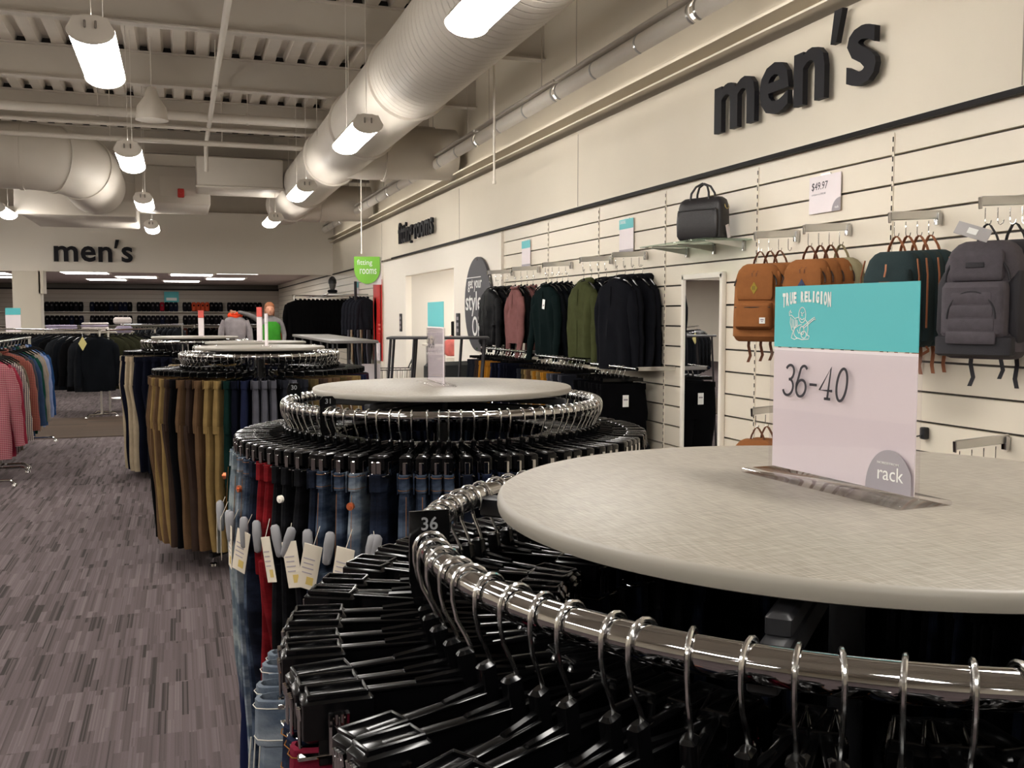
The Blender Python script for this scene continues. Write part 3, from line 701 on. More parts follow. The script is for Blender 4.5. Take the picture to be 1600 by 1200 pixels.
# ---------------------------------------------------------------- round racks
def ring_rack(label, cx, cy, zr, zt, R=0.46, RT=0.386, tr=0.0138, seg=72, detail=2):
    t = thing('round_rack', label, 'clothes rack', (cx, cy, 0))
    q = MB(); q.tube([(R * math.cos(2 * PI * k / seg), R * math.sin(2 * PI * k / seg), zr) for k in range(seg)], tr, 16, closed=True, up=(0, 0, 1)); q.build('ring_rail', chrome, t)
    q = MB(); q.lathe([(0.019, 0.06), (0.019, zr - 0.02), (0.026, zr - 0.02), (0.026, zr + 0.0)], n=20); q.lathe([(0.012, zr), (0.012, zt - 0.03)], n=14); q.build('post', blk_matte, t)
    for k in range(4):
        a = PI / 4 + k * PI / 2
        q = MB(); q.rbox((R / 2 * math.cos(a), R / 2 * math.sin(a), zr - 0.012), (R - 0.012, 0.022, 0.026), 0.003, rz=a); q.build('arm', blk_matte, t)
        q = MB(); q.rbox((0.23 * math.cos(a), 0.23 * math.sin(a), 0.065), (0.46, 0.03, 0.03), 0.004, rz=a); lg = q.build('leg', blk_matte, t)
        q = MB(); q.lathe([(0.006, 0.05), (0.008, 0.02), (0.022, 0.014), (0.024, 0.0)], (0.44 * math.cos(a), 0.44 * math.sin(a), 0.0), n=14); q.build('foot', chrome, lg)
        q = MB(); q.rbox((0.2 * math.cos(a), 0.2 * math.sin(a), zt - 0.034), (0.40, 0.02, 0.018), 0.003, rz=a); q.build('top_bracket', blk_matte, t)
    q = MB(); T = 0.018
    q.lathe([(RT - 0.006, zt - T), (RT - 0.001, zt - T + .002), (RT, zt - T + 0.006), (RT, zt - 0.006), (RT - 0.0015, zt - 0.002), (RT - 0.005, zt)], n=128)
    o = q.build('round_top', [lam_m, edge_m], t, smooth=50)
    me = o.data
    for p in me.polygons: p.material_index = 0 if abs(p.normal.z) > 0.9 else 1
    return t

def divider(label, rack, ang, txt, h=0.036, fac=0.0):
    cx, cy, zr, R = rack
    t = thing('size_divider', label, 'size divider', (cx + R * math.cos(ang), cy + R * math.sin(ang), zr), fac)
    q = MB()   # plate with the rail passing through it
    n = 24; hole = [(0.0155 * math.cos(2 * PI * k / n), 0.0155 * math.sin(2 * PI * k / n)) for k in range(n)]
    def outer(k):
        a = 2 * PI * k / n; c, s_ = math.cos(a), math.sin(a)
        hx, hu, hd = 0.021, h, 0.06
        sx = hx / abs(c) if abs(c) > 1e-6 else 9; sz = (hu if s_ > 0 else hd) / abs(s_) if abs(s_) > 1e-6 else 9
        m_ = min(sx, sz); return (c * m_, s_ * m_)
    for y in (-0.0015, 0.0015): pass
    A = [(x, -0.0015, z) for x, z in hole]; B = [(x, -0.0015, z) for x, z in [outer(k) for k in range(n)]]
    A2 = [(x, .0015, z) for x, _, z in A]; B2 = [(x, .0015, z) for x, _, z in B]
    q.loft([A, B, B2, A2], cap=False, closed=True); q.build('plate', blk, t)
    text(txt, 'number', mat('plate_print', rgb(132, 132, 134), 0.6), t, frame((0, -0.0016, h - 0.020), (1, 0, 0), (0, 0, 1)), h=0.0135, ext=0.0004, off=0.012)
    return t

R1 = (0.69, 0.877, 1.2155, 0.46); R2 = (0.747, 2.833, 1.192, 0.46); R3 = (0.467, 6.14, 1.215, 0.46); R4 = (0.568, 7.915, 1.20, 0.46); R5 = (0.136, 9.504, 1.212, 0.46)
ring_rack('nearest round rack with a big grey laminate top and chrome rail', R1[0], R1[1], R1[2], 1.2575, seg=120)
ring_rack('second round rack with blue and red jeans, behind the nearest one', R2[0], R2[1], R2[2], 1.24, seg=96)
ring_rack('third round rack holding khaki and grey trousers', R3[0], R3[1], R3[2], 1.262)
ring_rack('fourth round rack, its grey top just behind the khaki rack', R4[0], R4[1], R4[2], 1.246, seg=48)
ring_rack('farthest round rack at the left with navy and cream trousers', R5[0], R5[1], R5[2], 1.257, seg=48)

hp2 = make_hanger(hw=.14); hp1 = make_hanger(hw=.14, detail=1); hp0 = make_hanger(detail=0)
# colours of jeans
dn = {
 'light': denim('denim_light', rgb(78, 90, 106), rgb(134, 142, 150)),
 'mid': denim('denim_mid', rgb(38, 48, 66), rgb(78, 90, 108)),
 'dark': denim('denim_dark', rgb(18, 22, 33), rgb(34, 41, 58)),
 'indigo': denim('denim_indigo', rgb(22, 28, 48), rgb(46, 56, 82)),
 'black': denim('denim_black', rgb(12, 12, 14), rgb(26, 26, 30)),
 'grey': denim('denim_grey', rgb(112, 118, 128), rgb(150, 154, 160)),
 'faded': denim('denim_faded', rgb(92, 104, 114), rgb(140, 148, 148), hem=rgb(22, 28, 56)),
 'red': denim('twill_red', rgb(104, 16, 22), rgb(128, 26, 32)),
 'pink': denim('twill_pink', rgb(120, 26, 48), rgb(150, 48, 70)),
 'khaki': cloth('khaki', rgb(140, 116, 74)), 'tan': cloth('tan', rgb(106, 82, 60)), 'brown': cloth('brown', rgb(70, 55, 48)),
 'cream': cloth('cream', rgb(166, 150, 126)), 'green': cloth('deep_green', rgb(22, 50, 46)), 'navy': cloth('navy', rgb(20, 23, 38)),
 'blue': cloth('royal_blue', rgb(38, 44, 72)), 'plum': cloth('plum', rgb(62, 34, 52)), 'slate': cloth('slate_grey', rgb(88, 88, 96)), 'coal': cloth('charcoal', rgb(44, 46, 54)),
 'blk': cloth('black', rgb(14, 14, 17)), 'mustard': cloth('mustard', rgb(176, 120, 40)), 'olive': cloth('olive_brown', rgb(92, 78, 50)),
}
CN = {'light': 'light washed blue jeans', 'mid': 'mid blue whiskered jeans', 'dark': 'dark indigo jeans', 'indigo': 'deep blue jeans', 'black': 'black jeans', 'grey': 'pale grey washed jeans', 'faded': 'dip dyed faded jeans', 'red': 'bright red jeans', 'pink': 'dark pink jeans',
      'khaki': 'khaki chinos', 'tan': 'tan brown chinos', 'brown': 'dark brown chinos', 'cream': 'cream trousers', 'green': 'deep green chinos', 'navy': 'navy trousers', 'blue': 'royal blue chinos', 'plum': 'plum chinos', 'slate': 'slate grey chinos', 'coal': 'charcoal chinos', 'blk': 'black trousers', 'mustard': 'mustard chinos', 'olive': 'olive brown chinos'}
PROTO = {}
def pants_proto(key, **kw):
    k = (key, tuple(sorted((a, str(b)) for a, b in kw.items())))
    if k not in PROTO: PROTO[k] = [make_pants(len(PROTO) * 1.7 + 1, dn[key], **kw), True]
    p = PROTO[k]
    if p[1]: p[1] = False; return p[0]
    return copy_tree(p[0])
ANG = math.radians
def fill_rack(rk, n, a0, seq, rackname, ref, hp, hused, skip=lambda a: False, jname='jeans', jcat='jeans', jit=0.10, drop=0.0, **kw):
    """hangers and trousers all round the ring; a0 = landmark angle, counted clockwise from above"""
    cx, cy, zr, R = rk; rnd = random.Random(int(cx * 1000))
    for i in range(n):
        a = a0 - 2 * PI * (i + 0.5) / n + rnd.uniform(-.012, .012)
        if skip(math.degrees(a) % 360): continue
        loc = (cx + R * math.cos(a), cy + R * math.sin(a), zr); rz = a + rnd.uniform(-jit, jit)
        key = seq(math.degrees(a) % 360, i, rnd)
        place(hp, hused, loc, rz, 'black clip hanger on the %s, %s clockwise from %s' % (rackname, nth(i), ref), 'clip hangers on the %s' % rackname)
        opts = dict(kw)
        if callable(opts.get('extra')): opts.update(opts.pop('extra')(math.degrees(a) % 360, i, key))
        o = pants_proto(key, name=jname, cat=jcat, **opts)
        o.location = loc; o.rotation_euler = (0, 0, rz)
        o['label'] = '%s on the %s, %s clockwise from %s' % (CN[key], rackname, nth(i), ref); o['group'] = 'trousers on the %s' % rackname

# nearest rack: sparse at the left, jeans colours seen at its left edge
def seq1(a, i, r):
    if 150 < a < 160: return 'indigo'
    if 160 <= a < 178: return 'light'
    if 178 <= a < 186: return 'indigo'
    if 186 <= a < 191: return 'pink'
    if 196 < a < 203: return 'dark'
    if 203 <= a < 209: return 'indigo'
    if 209 <= a < 217: return 'indigo'
    if 217 <= a < 222: return 'black'
    if 222 <= a < 228: return 'pink'
    return r.choice(['black', 'black', 'dark', 'black', 'dark'])
def ex1(a, i, key):
    near = 145 < a < 260
    return dict(stitch=(mat('white_thread', rgb(200, 196, 186), .8) if key == 'light' else stitch_m) if near else None, button=copper if near and i % 3 == 1 and key != 'light' else None, detail=2, hw=.172 if near and key == 'light' else .155)
fill_rack(R1, 84, ANG(170), seq1, 'nearest round rack', 'the 36 divider', hp2, set(), extra=ex1, jit=0.20, hw=.155, th=.018)
cols2 = ['faded', 'light', 'mid', 'dark', 'red', 'red', 'black', 'black', 'black', 'dark', 'mid', 'mid', 'light', 'dark', 'mid', 'grey', 'mid', 'mid', 'dark', 'indigo', 'indigo', 'dark', 'indigo', 'indigo', 'dark', 'red', 'indigo', 'dark', 'indigo', 'indigo', 'dark', 'dark', 'black', 'dark', 'dark', 'black', 'black', 'dark', 'dark', 'black']
def seq2(a, i, r):
    # a counts anticlockwise from +x; front left is 190..260
    j = int((a - 186) / 4.0)
    if 0 <= j < len(cols2): return cols2[j]
    if 150 < a <= 186: return r.choice(['faded', 'mid', 'light', 'faded'])
    return r.choice(['dark', 'indigo', 'black', 'dark', 'mid'])
def ex2(a, i, key):
    f = 170 < a < 300
    return dict(stitch=stitch_m if f and key in ('light', 'mid', 'grey') else None, button=(copper if key != 'black' else white_m) if f and i % 5 == 0 else None, tagm=tag_m if 175 < a < 275 and i % 2 == 0 else None, sec=175 < a < 275 and i % 3 != 1)
fill_rack(R2, 92, ANG(150), seq2, 'second round rack', 'its 30 divider', hp1, set(), extra=ex2, jit=0.10, hw=.16, th=.0185)
cols3 = ['tan', 'khaki', 'tan', 'khaki', 'brown', 'blk', 'blk', 'tan', 'brown', 'tan', 'tan', 'khaki', 'khaki', 'green', 'navy', 'blue', 'plum', 'slate', 'slate', 'slate', 'coal', 'slate', 'slate', 'coal', 'olive', 'brown', 'tan', 'khaki', 'tan', 'olive', 'tan', 'khaki', 'khaki', 'khaki', 'blue', 'blue', 'plum', 'plum', 'brown', 'brown', 'coal']
def seq3(a, i, r):
    j = int((a - 192) / 4.1)
    if 0 <= j < len(cols3): return cols3[j]
    return r.choice(['tan', 'khaki', 'brown', 'coal', 'blk'])
vis3 = lambda a: 30 < a < 150
fill_rack(R3, 72, ANG(150), seq3, 'khaki round rack', 'its far left side', hp0, set(), skip=lambda a: 50 < a < 130, jname='chinos', jcat='trousers', jit=0.07, detail=1, L=0.96)
fill_rack(R4, 44, ANG(150), lambda a, i, r: r.choice(['blk', 'coal', 'cream', 'khaki', 'tan', 'blk']) if 175 < a < 250 else r.choice(['blk', 'coal', 'navy']), 'fourth round rack', 'its far left side', hp0, {hp0.name}, skip=lambda a: 20 < a < 160, jname='chinos', jcat='trousers', detail=0)
def seq5(a, i, r):
    if 176 < a < 186: return 'navy'
    if 186 <= a < 194 : return 'cream'
    if 198 < a < 214: return 'cream'
    return 'navy' if a < 260 else r.choice(['blk', 'navy', 'tan', 'khaki'])
fill_rack(R5, 44, ANG(150), seq5, 'farthest round rack', 'its far left side', hp0, {hp0.name}, skip=lambda a: 20 < a < 140, jname='trousers', jcat='trousers', detail=0, th=0.03)
divider('black size 36 divider on the rail of the nearest round rack', R1, ANG(170), '36')
divider('black size 30 divider on the far left of the second rack rail', R2, ANG(156), '30', h=.052)
divider('black size 31 divider on the front left of the second rack rail', R2, ANG(214), '31', h=.046)

# ---------------------------------------------------------------- counter signs
def sign_holder(label, cx, cy, z, ang, w, h, header, header_m, lines, base=(0.07, 0.26), tall=0.147):
    """ang: direction of the sign's reading direction; faces right x up"""
    t = thing('sign_holder', label, 'sign', (cx, cy, z), ang)
    q = MB(); q.rbox((0, 0, 0.003), (base[1], base[0], 0.005), 0.001); q.build('base', acrylic, t)
    q = MB()
    for y in (-0.0032, 0.0032): q.rbox((0, y, 0.005 + tall / 2), (w + .006, 0.0018, tall - .002), 0.0006)
    q.build('acrylic_sleeve', acrylic, t, smooth=0)
    q = MB(); q.box((0, 0, 0.008 + tall / 2), (w, 0.0012, tall - .002)); c = q.build('white_card', card_m, t, smooth=0)
    if header:
        q = MB(); q.box((0, 0, 0.008 + tall + (h - tall) / 2), (w, 0.0014, h - tall)); q.build('header_card', header_m, t, smooth=0)
    return t
def wframe(t, x, z, y=-0.0012): return frame((x, y, z), (1, 0, 0), (0, 0, 1))
sg = sign_holder('large clear sign holder with a teal header and 36-40 card on the nearest table top', 0.6935, 0.9055, 1.2575, math.atan2(0.792 - 1.019, 0.701 - 0.686), 0.2275, 0.219, True, teal_m, None)
# 36-40 in slender slanted strokes with slab feet
def strokes(t, name, m, paths, x0, z0, sc, w, y=-0.0042, slant=0.16):
    q = MB()
    for p in paths:
        pts = [(x0 + (a + slant * b) * sc, y, z0 + b * sc) for a, b in p]
        q.ribbon(pts, w, 0.0004, (0, 0, 0)) if False else q.tube(pts, w / 2, 8, flat=0.25, up=(0, 1, 0)) if False else None
        # flat ribbon in the card plane
        P = [Vector(a) for a in pts]; rings = []
        for i in range(len(P)):
            d = (P[min(i + 1, len(P) - 1)] - P[max(i - 1, 0)]).normalized(); nn = Vector((-d.z, 0, d.x))
            rings.append([tuple(P[i] + nn * s_ * w / 2 + Vector((0, e, 0))) for s_, e in ((1, -.0002), (-1, -.0002), (-1, .0002), (1, .0002))])
        q.loft(rings)
    return q.build(name, m, t, smooth=0)
def arc(cx, cy, rx, ry, a0, a1, n=14): return [(cx + rx * math.cos(math.radians(a0 + (a1 - a0) * i / n)), cy + ry * math.sin(math.radians(a0 + (a1 - a0) * i / n))) for i in range(n + 1)]
digits = {'3': [arc(.25, .76, .21, .24, 150, -90, 14), arc(.25, .27, .25, .27, 90, -160, 16)],
          '6': [[(.46, .90)] + arc(.30, .80, .17, .20, 60, 150, 6) + arc(.27, .30, .23, .46, 165, 180, 3) + arc(.27, .27, .23, .27, 180, 540, 24)],
          '-': [[(.04, .42), (.38, .42)]],
          '4': [[(.42, 0), (.42, 1), (.02, .28), (.60, .28)], [(.28, 0.02), (.56, 0.02)]],
          '0': [arc(.26, .5, .22, .5, 0, 360, 32)]}
# x cursor in card units
cx = -0.092
for ch, adv in (('3', .60), ('6', .60), ('-', .50), ('4', .70), ('0', .6)):
    strokes(sg, 'numeral', ink_m, digits[ch], cx, 0.098, 0.036, 0.0030, y=-0.0046); cx += adv * 0.036 * 1.04
n0 = "TRUE RELIGION"; xs = -0.099; 
for i, ch in enumerate(n0):
    if ch == ' ': continue
    u = i / (len(n0) - 1) * 2 - 1; wl = 0.0052 if ch != 'I' else 0.0028
    arch = 0.006 * (1 - u * u); hh = 0.0125 + 0.0045 * u * u
    text(ch, 'header_letter', white_ink, sg, frame((-0.099 + 0.0066 * i + .003, -0.0010, 0.208 - 0.006 * u * u), (1, 0, 0), (0, 0, 1)), w=wl, h=hh, ext=0.0004, off=0.05)
# line emblem: seated figure with a guitar, drawn as white outlines
def line(paths, w=0.0007): strokes(sg, 'emblem', white_ink, paths, -0.088, 0.1635, 0.041, w, y=-0.0012, slant=0)
line([arc(.62, .72, .15, .22, 0, 360, 20), arc(.62, .66, .09, .07, 200, 340, 8), [(.56, .80), (.60, .77)], [(.66, .77), (.70, .80)], [(.62, .78), (.60, .70), (.64, .70)],
      [(.47, .66), (.30, .62), (.14, .72), (.06, .70), (.05, .80), (.10, .86), (.12, .78), (.16, .80)], [(.12, .66), (.10, .50), (.18, .30), (.26, .22), (.30, .34), (.47, .42), (.60, .45)],
      [(.18, .62), (.20, .36)], [(.26, .60), (.27, .34)], [(.34, .60), (.35, .40)], [(.40, .58), (.41, .42)],
      arc(.50, .25, .24, .20, 110, 250, 10), [(.22, .22), (.16, .06), (.30, .02), (.44, .06), (.62, .02), (.90, .04), (.94, .12), (.84, .16)], [(.74, .60), (.86, .50), (.88, .30), (.84, .14)],
      arc(.62, .28, .09, .12, 0, 360, 14), arc(.70, .16, .11, .10, 0, 360, 14), [(.68, .34), (1.12, .60), (1.18, .58), (1.14, .66), (1.06, .62), (.64, .38)], [(.42, .30), (.48, .20), (.56, .22)]], 0.0009)
q = MB(); n = 26; rr = 0.034; cxx = 0.2275 / 2 - 0.030
poly = [(cxx + rr * math.cos(PI * k / n), 0.0095 + rr * 1.28 * math.sin(PI * k / n)) for k in range(n + 1)]; poly = [(min(x, 0.1137), z) for x, z in poly]
q.prism(poly, -0.0043, -0.0047); q.build('grey_badge', mat('badge_grey', rgb(160, 154, 160), .6), sg, smooth=0)
text('rack', 'badge_print', white_ink, sg, frame((cxx + .002, -0.0048, 0.021), (1, 0, 0), (0, 0, 1)), w=0.036, ext=0.0003)
text('NORDSTROM', 'badge_print', white_ink, sg, frame((cxx - .002, -0.0048, 0.0375), (1, 0, 0), (0, 0, 1)), w=0.030, h=0.0025, ext=0.0003)
sg2 = sign_holder('clear sign holder seen edge on with teal header on the second table top', 0.737, 2.88, 1.24, ANG(-92.2), 0.2275, 0.243, True, teal_m, None, tall=0.168)
text('30-34', 'numeral', ink_m, sg2, wframe(sg2, -0.05, 0.11, -0.0046), h=0.03, ext=0.0003, shear=.15)
def small_sign(label, cx, cy, z, ang, w=0.14, h=0.2, col=teal_m, holder=True):
    t = thing('sign_holder', label, 'sign', (cx, cy, z), ang)
    q = MB(); q.rbox((0, 0, 0.003), (w, 0.06, 0.006), 0.001); q.rbox((0, 0, h / 2), (w + .01, .006, h), 0.001); q.build('acrylic_sleeve', card_m if not holder else acrylic, t)
    q = MB(); q.box((0, 0, h * .36), (w, 0.007, h * .7)); q.build('white_card', card_m, t, smooth=0)
    q = MB(); q.box((0, 0, h * .86), (w, 0.0075, h * .28)); q.build('header_card', col, t, smooth=0)
    return t
coral = mat('coral_card', rgb(226, 84, 74), .5)
small_sign('narrow sign with coral header seen edge on behind the third rack top', 0.60, 7.95, 1.246, ANG(-70), 0.09, 0.27, coral)
small_sign('narrow plain clear sign on the khaki rack top', 0.50, 6.1, 1.262, ANG(-84), 0.07, 0.2, card_m)
small_sign('sign with coral header on the farthest round rack top', 0.19, 9.5, 1.257, ANG(-62), 0.09, 0.24, coral)

# ---------------------------------------------------------------- jackets and shirts
def jacket_parts(seed, L=0.72, sw=0.22, d=0.05, sl=0.60, flare=0.0, puff=0.0, hood=False):
    """hangs from the rail centre: x across the shoulders, -y front"""
    rnd = random.Random(seed)
    z0 = -0.10; body = MB(); R = []
    prof = [(0.0, .30, .75), (-0.02, .52, .95), (-0.05, .86, 1.0), (-0.09, 1.0, 1.05), (-0.16, .98, 1.15)]
    for dz, k, kd in prof: R.append(sring(0, 0, z0 + dz, sw * k, d * kd, 32, .75, .0025, seed))
    m = 12
    for i in range(1, m + 1):
        u = i / m; z = z0 - 0.16 - (L - 0.16) * u
        pf = puff * (0.5 - abs((u * 7) % 1 - 0.5)) * 2
        R.append(sring(0.004 * math.sin(u * 5 + seed), 0.006 * math.sin(u * 4 + seed), z, sw * (.96 + flare * u) + pf, d * (1.15 + .15 * math.sin(u * 3)) + pf, 32, .72, .0105, seed))
    body.loft(R)
    sleeves = []
    for s in (-1, 1):
        q = MB(); pts = []; rr = []
        n = 14; out = rnd.uniform(.02, .07); fw = rnd.uniform(-.03, .02)
        for i in range(n + 1):
            u = i / n
            x = s * (sw * .84 + .035 * math.sin(min(1, u * 3) * PI / 2) + out * u); z = z0 - 0.085 - sl * u - 0.01
            pts.append((x, fw * u * u * 2 + .004 * math.sin(u * 9 + seed), z)); pf = puff * (0.5 - abs((u * 6) % 1 - 0.5)) * 2
            rr.append((0.062 * (1 - .38 * u)) * (1 + .07 * math.sin(u * 17 + seed * 2) + .04 * math.sin(u * 31 + seed)) + pf * .8)
        rr[0] *= .8
        q.tube(pts, rr, 14, flat=0.62, up=(1, 0, 0)); sleeves.append((q, pts[-1]))
    col = MB()
    if hood:
        col.tube([(0.09 * math.cos(a), 0.035 * math.sin(a) + .02, z0 + 0.005 + .02 * math.sin(a)) for a in [2 * PI * k / 14 for k in range(14)]], 0.028, 8, closed=True)
    else:
        col.tube([(0.07 * math.cos(a), 0.03 * math.sin(a), z0 + 0.012 + .014 * math.sin(a)) for a in [math.radians(-235 + 290 * k / 14) for k in range(15)]], 0.016, 8, flat=.5)
    front = MB(); front.ribbon([(0.002 * math.sin(i), -d * (1.0 + .17 * min(1, i / 2)) - .006 - puff, z0 - 0.05 - (L - .06) * i / 10) for i in range(11)], 0.016, 0.003, (1, 0, 0))
    return body, sleeves, col, front

def make_jacket(seed, m, name='jacket', cat='jacket', trim=None, tagz=None, detail=2, **kw):
    t = thing(name, 'x', cat)
    b, sl, col, fr = jacket_parts(seed, **kw)
    b.build('body', m, t)
    for q, e in sl:
        so = q.build('sleeve', m, t)
        if detail == 2:
            c = MB(); c.tube([(e[0], e[1], e[2] + .03), (e[0], e[1], e[2] - .004)], 0.041, 14, flat=.64, up=(1, 0, 0)); c.build('cuff', trim or m, so)
    col.build('hood' if kw.get('hood') else 'collar', trim or m, t)
    if detail == 2: fr.build('placket', trim or m, t)
    if tagz:
        q = MB(); q.rbox((0.05, -kw.get('d', .05) * 1.3 - .01, tagz), (0.045, 0.002, 0.09), .0008, ry=.15); q.cur = 1; q.box((0.05, -kw.get('d', .05) * 1.3 - .0115, tagz - .01), (0.03, 0.001, 0.012)); q.build('price_tag', [white_ink, grey_ink], t)
    return t
hw2 = make_hanger(wide=True, r=0.012); HW = set()
def hang(loc, rz, label, group):
    return place(hw2, HW, loc, rz, label, group)

# ---------------------------------------------------------------- slatwall arms
def make_arm(hooks=4, tilt=0.06):
    t = thing('faceout_rack', 'x', 'display rack')
    q = MB(); q.rbox((-0.15, 0, 0), (0.30, 0.014, 0.042), 0.003, ry=-tilt); q.build('bar', satin, t)
    q = MB(); q.rbox((-0.014, 0, -0.012), (0.026, 0.03, 0.062), 0.003); q.build('bracket', chrome, t)
    q = MB(); q.rbox((-0.303, 0, -0.017), (0.006, 0.02, 0.05), 0.002, ry=-tilt); q.build('end_plate', chrome, t)
    for k in range(hooks):
        x = -0.275 + 0.068 * k; z = -0.02 + x * tilt
        q = MB(); q.tube([(x, 0, z), (x, 0, z - 0.055), (x, -.004, z - 0.068), (x, -.016, z - 0.074), (x, -.03, z - 0.068), (x, -.034, z - 0.055)], 0.0022, 7); q.build('hook', chrome, t)
    return t
arm = make_arm(); AU = set()
def put_arm(y, z, label): return place(arm, AU, (WX - 0.005, y, z), 0, label, 'chrome arms on the slatwall')
ZA = 1.935
def hookpt(y, z, k): x = -0.275 + 0.068 * k; return (WX - 0.005 + x, y - 0.016, z - 0.02 + x * 0.06 - 0.072)
for y, z, lab in ((10.35, ZA, 'chrome wall arm farthest along, beside the oval sign'), (9.5, ZA, 'chrome wall arm holding the pink sweaters'), (8.61, ZA, 'chrome wall arm holding the dark green cardigans'), (7.71, ZA, 'chrome wall arm holding the olive parkas'), (7.05, ZA, 'chrome wall arm holding the navy parkas, left of the glass shelf'),
                  (5.04, ZA, 'chrome wall arm right of the glass shelf with brown backpacks'), (4.56, ZA, 'chrome wall arm with brown and beige backpacks'), (3.88, ZA, 'chrome wall arm with dark green backpacks'), (3.32, ZA + .01, 'chrome wall arm at the right edge with grey backpacks'),
                  (5.04, 0.885, 'low chrome wall arm with brown backpacks above the table top'), (3.42, 0.885, 'empty low chrome wall arm at the right edge above the table top')):
    put_arm(y, z, lab)
# garments: (arm y, list of (kind, material, label piece))
puf = cloth('black_nylon', rgb(24, 24, 27)); MATS['fabric_black_nylon'].node_tree.nodes['Principled BSDF'].inputs['Roughness'].default_value = .45
jm = dict(pink=cloth('dusty_pink', rgb(132, 90, 88)), green=cloth('bottle_green', rgb(20, 34, 34)), olive=cloth('olive', rgb(76, 80, 50)), navy=cloth('dark_navy', rgb(30, 31, 37)), ink=cloth('ink', rgb(22, 25, 30)), black=cloth('jet', rgb(14, 14, 16)), char=cloth('char', rgb(40, 42, 46)))
J = {}
J['puffer'] = make_jacket(1, puf, 'puffer_jacket', L=.60, sw=.23, d=.05, puff=.016, hood=True)
J['pink'] = make_jacket(2, jm['pink'], 'hooded_sweater', 'sweater', L=.56, sw=.15, d=.03, sl=.60)
J['blackshirt'] = make_jacket(3, jm['black'], 'dark_shirt', 'shirt', L=.56, sw=.19, d=.025)
J['green'] = make_jacket(4, jm['green'], 'cardigan', 'cardigan', L=.66, sw=.21, d=.035, tagz=-.27)
J['green2'] = make_jacket(5, jm['ink'], 'cardigan', 'cardigan', L=.65, sw=.21, d=.035)
J['olive'] = make_jacket(6, jm['olive'], 'parka', 'jacket', L=.63, sw=.22, d=.05, hood=True, flare=.06)
J['navy'] = make_jacket(7, jm['navy'], 'parka', 'jacket', L=.71, sw=.23, d=.05, hood=True, flare=.04, tagz=-.42)
J['navy2'] = make_jacket(8, jm['navy'], 'parka', 'jacket', L=.70, sw=.23, d=.05, hood=True, sl=.6)
JU = set()
def arm_items(y, z, items, what, swivel=0.12, gap=0.068, x0=-0.275, rz0=-PI / 2):
    for k, (kind, lab) in enumerate(items):
        x = x0 + gap * k
        loc = (WX - 0.005 + x, y - 0.016, z - 0.10 + x * .06 + 0.006)
        rz = rz0 + swivel * (1 if k == 0 else .75) + .07 * math.sin(k * 2.7 + y * 3)
        place(J[kind], JU, loc, rz, lab)
        hang(loc, rz, 'hanger on the wall arm holding %s, %s from its free end' % (what, nth(k)), 'hangers on the wall arms')
arm_items(10.35, ZA, [('puffer', 'black quilted puffer jacket in front of the oval sign'), ('puffer', 'black puffer jacket directly behind the front one'), ('puffer', 'third black puffer jacket, nearest the wall')], 'black puffers', gap=.09)
arm_items(9.5, ZA, [('pink', 'dusty pink sweater with long sleeves, leftmost'), ('blackshirt', 'dark shirt hung between the dusty pink sweaters'), ('pink', 'dusty pink sweater behind the dark shirt'), ('pink', 'dusty pink sweater nearest the wall')], 'pink sweaters', gap=.065)
arm_items(8.61, ZA, [('green', 'bottle green cardigan with a white tag at the front')] + [('green2', 'dark green cardigan on the same arm, %s behind the tagged one' % nth(k)) for k in range(4)], 'green cardigans', gap=.055)
arm_items(7.71, ZA, [('olive', 'olive green parka hanging at the front of its arm'), ('green2', 'near black jacket right behind the olive parka'), ('navy', 'dark navy parka with a long white tag'), ('navy2', 'dark navy parka nearest the wall on the olive arm')], 'the olive parka', gap=.07)
arm_items(7.05, ZA, [('navy2', 'long dark navy parka left of the mirror, foremost'), ('navy2', 'dark navy parka second on the arm near the mirror'), ('navy', 'dark navy parka third on the arm near the mirror'), ('navy2', 'dark navy parka closest to the wall beside the mirror')], 'navy parkas', gap=.075)

# low trouser rails under the jackets
def wall_rail(label, x, y0, y1, z):
    t = thing('wall_rail', label, 'rail', (x, (y0 + y1) / 2, z)); L = (y1 - y0) / 2
    q = MB(); q.cyl((0, -L, 0), (0, L, 0), 0.0135, 14); q.build('tube', chrome, t)
    for s in (-1, 1): q = MB(); q.rbox(((WX - x) / 2, s * (L - .02), 0), (WX - x, .012, .03), .003); q.build('bracket', satin, t)
    return t
def rail_pants(x, y0, y1, z, keys, where, name='chinos', dx=0.0, **kw):
    n = len(keys)
    for i, key in enumerate(keys):
        y = y0 + (y1 - y0) * (i + .5) / n
        rz = 0.12 * math.sin(i * 2.3)
        place(hp0, {hp0.name}, (x, y, z), rz, 'black hanger on the %s, %s from its near end' % (where, nth(i)), 'hangers on the low wall rails')
        o = pants_proto(key, name=name, cat='trousers', detail=0 if i else 1, radial=False, th=.022, L=.9, **kw)
        o.location = (x, y, z); o.rotation_euler = (0, 0, rz); o['label'] = '%s on the %s, %s from its near end' % (CN[key], where, nth(i)); o['group'] = 'trousers under the jackets'
wall_rail('low chrome wall rail under the pink sweaters', 3.22, 9.0, 10.5, 1.09)
rail_pants(3.22, 9.0, 10.45, 1.09, ['navy', 'navy', 'navy', 'blue', 'navy', 'navy', 'blue', 'mustard', 'mustard', 'khaki', 'mustard', 'brown', 'brown', 'coal', 'coal', 'coal'], 'far low wall rail')
wall_rail('low chrome wall rail under the olive and green jackets', 3.22, 7.5, 8.8, 1.07)
rail_pants(3.22, 7.55, 8.75, 1.07, ['coal', 'slate', 'coal', 'slate', 'slate', 'mustard', 'mustard', 'khaki', 'mustard', 'khaki', 'tan', 'khaki', 'olive', 'coal'], 'middle low wall rail')
wall_rail('low chrome wall rail with black trousers beside the mirror', 3.22, 6.55, 7.4, 1.05)
rail_pants(3.22, 6.75, 7.35, 1.05, ['blk'] * 8, 'near low wall rail')
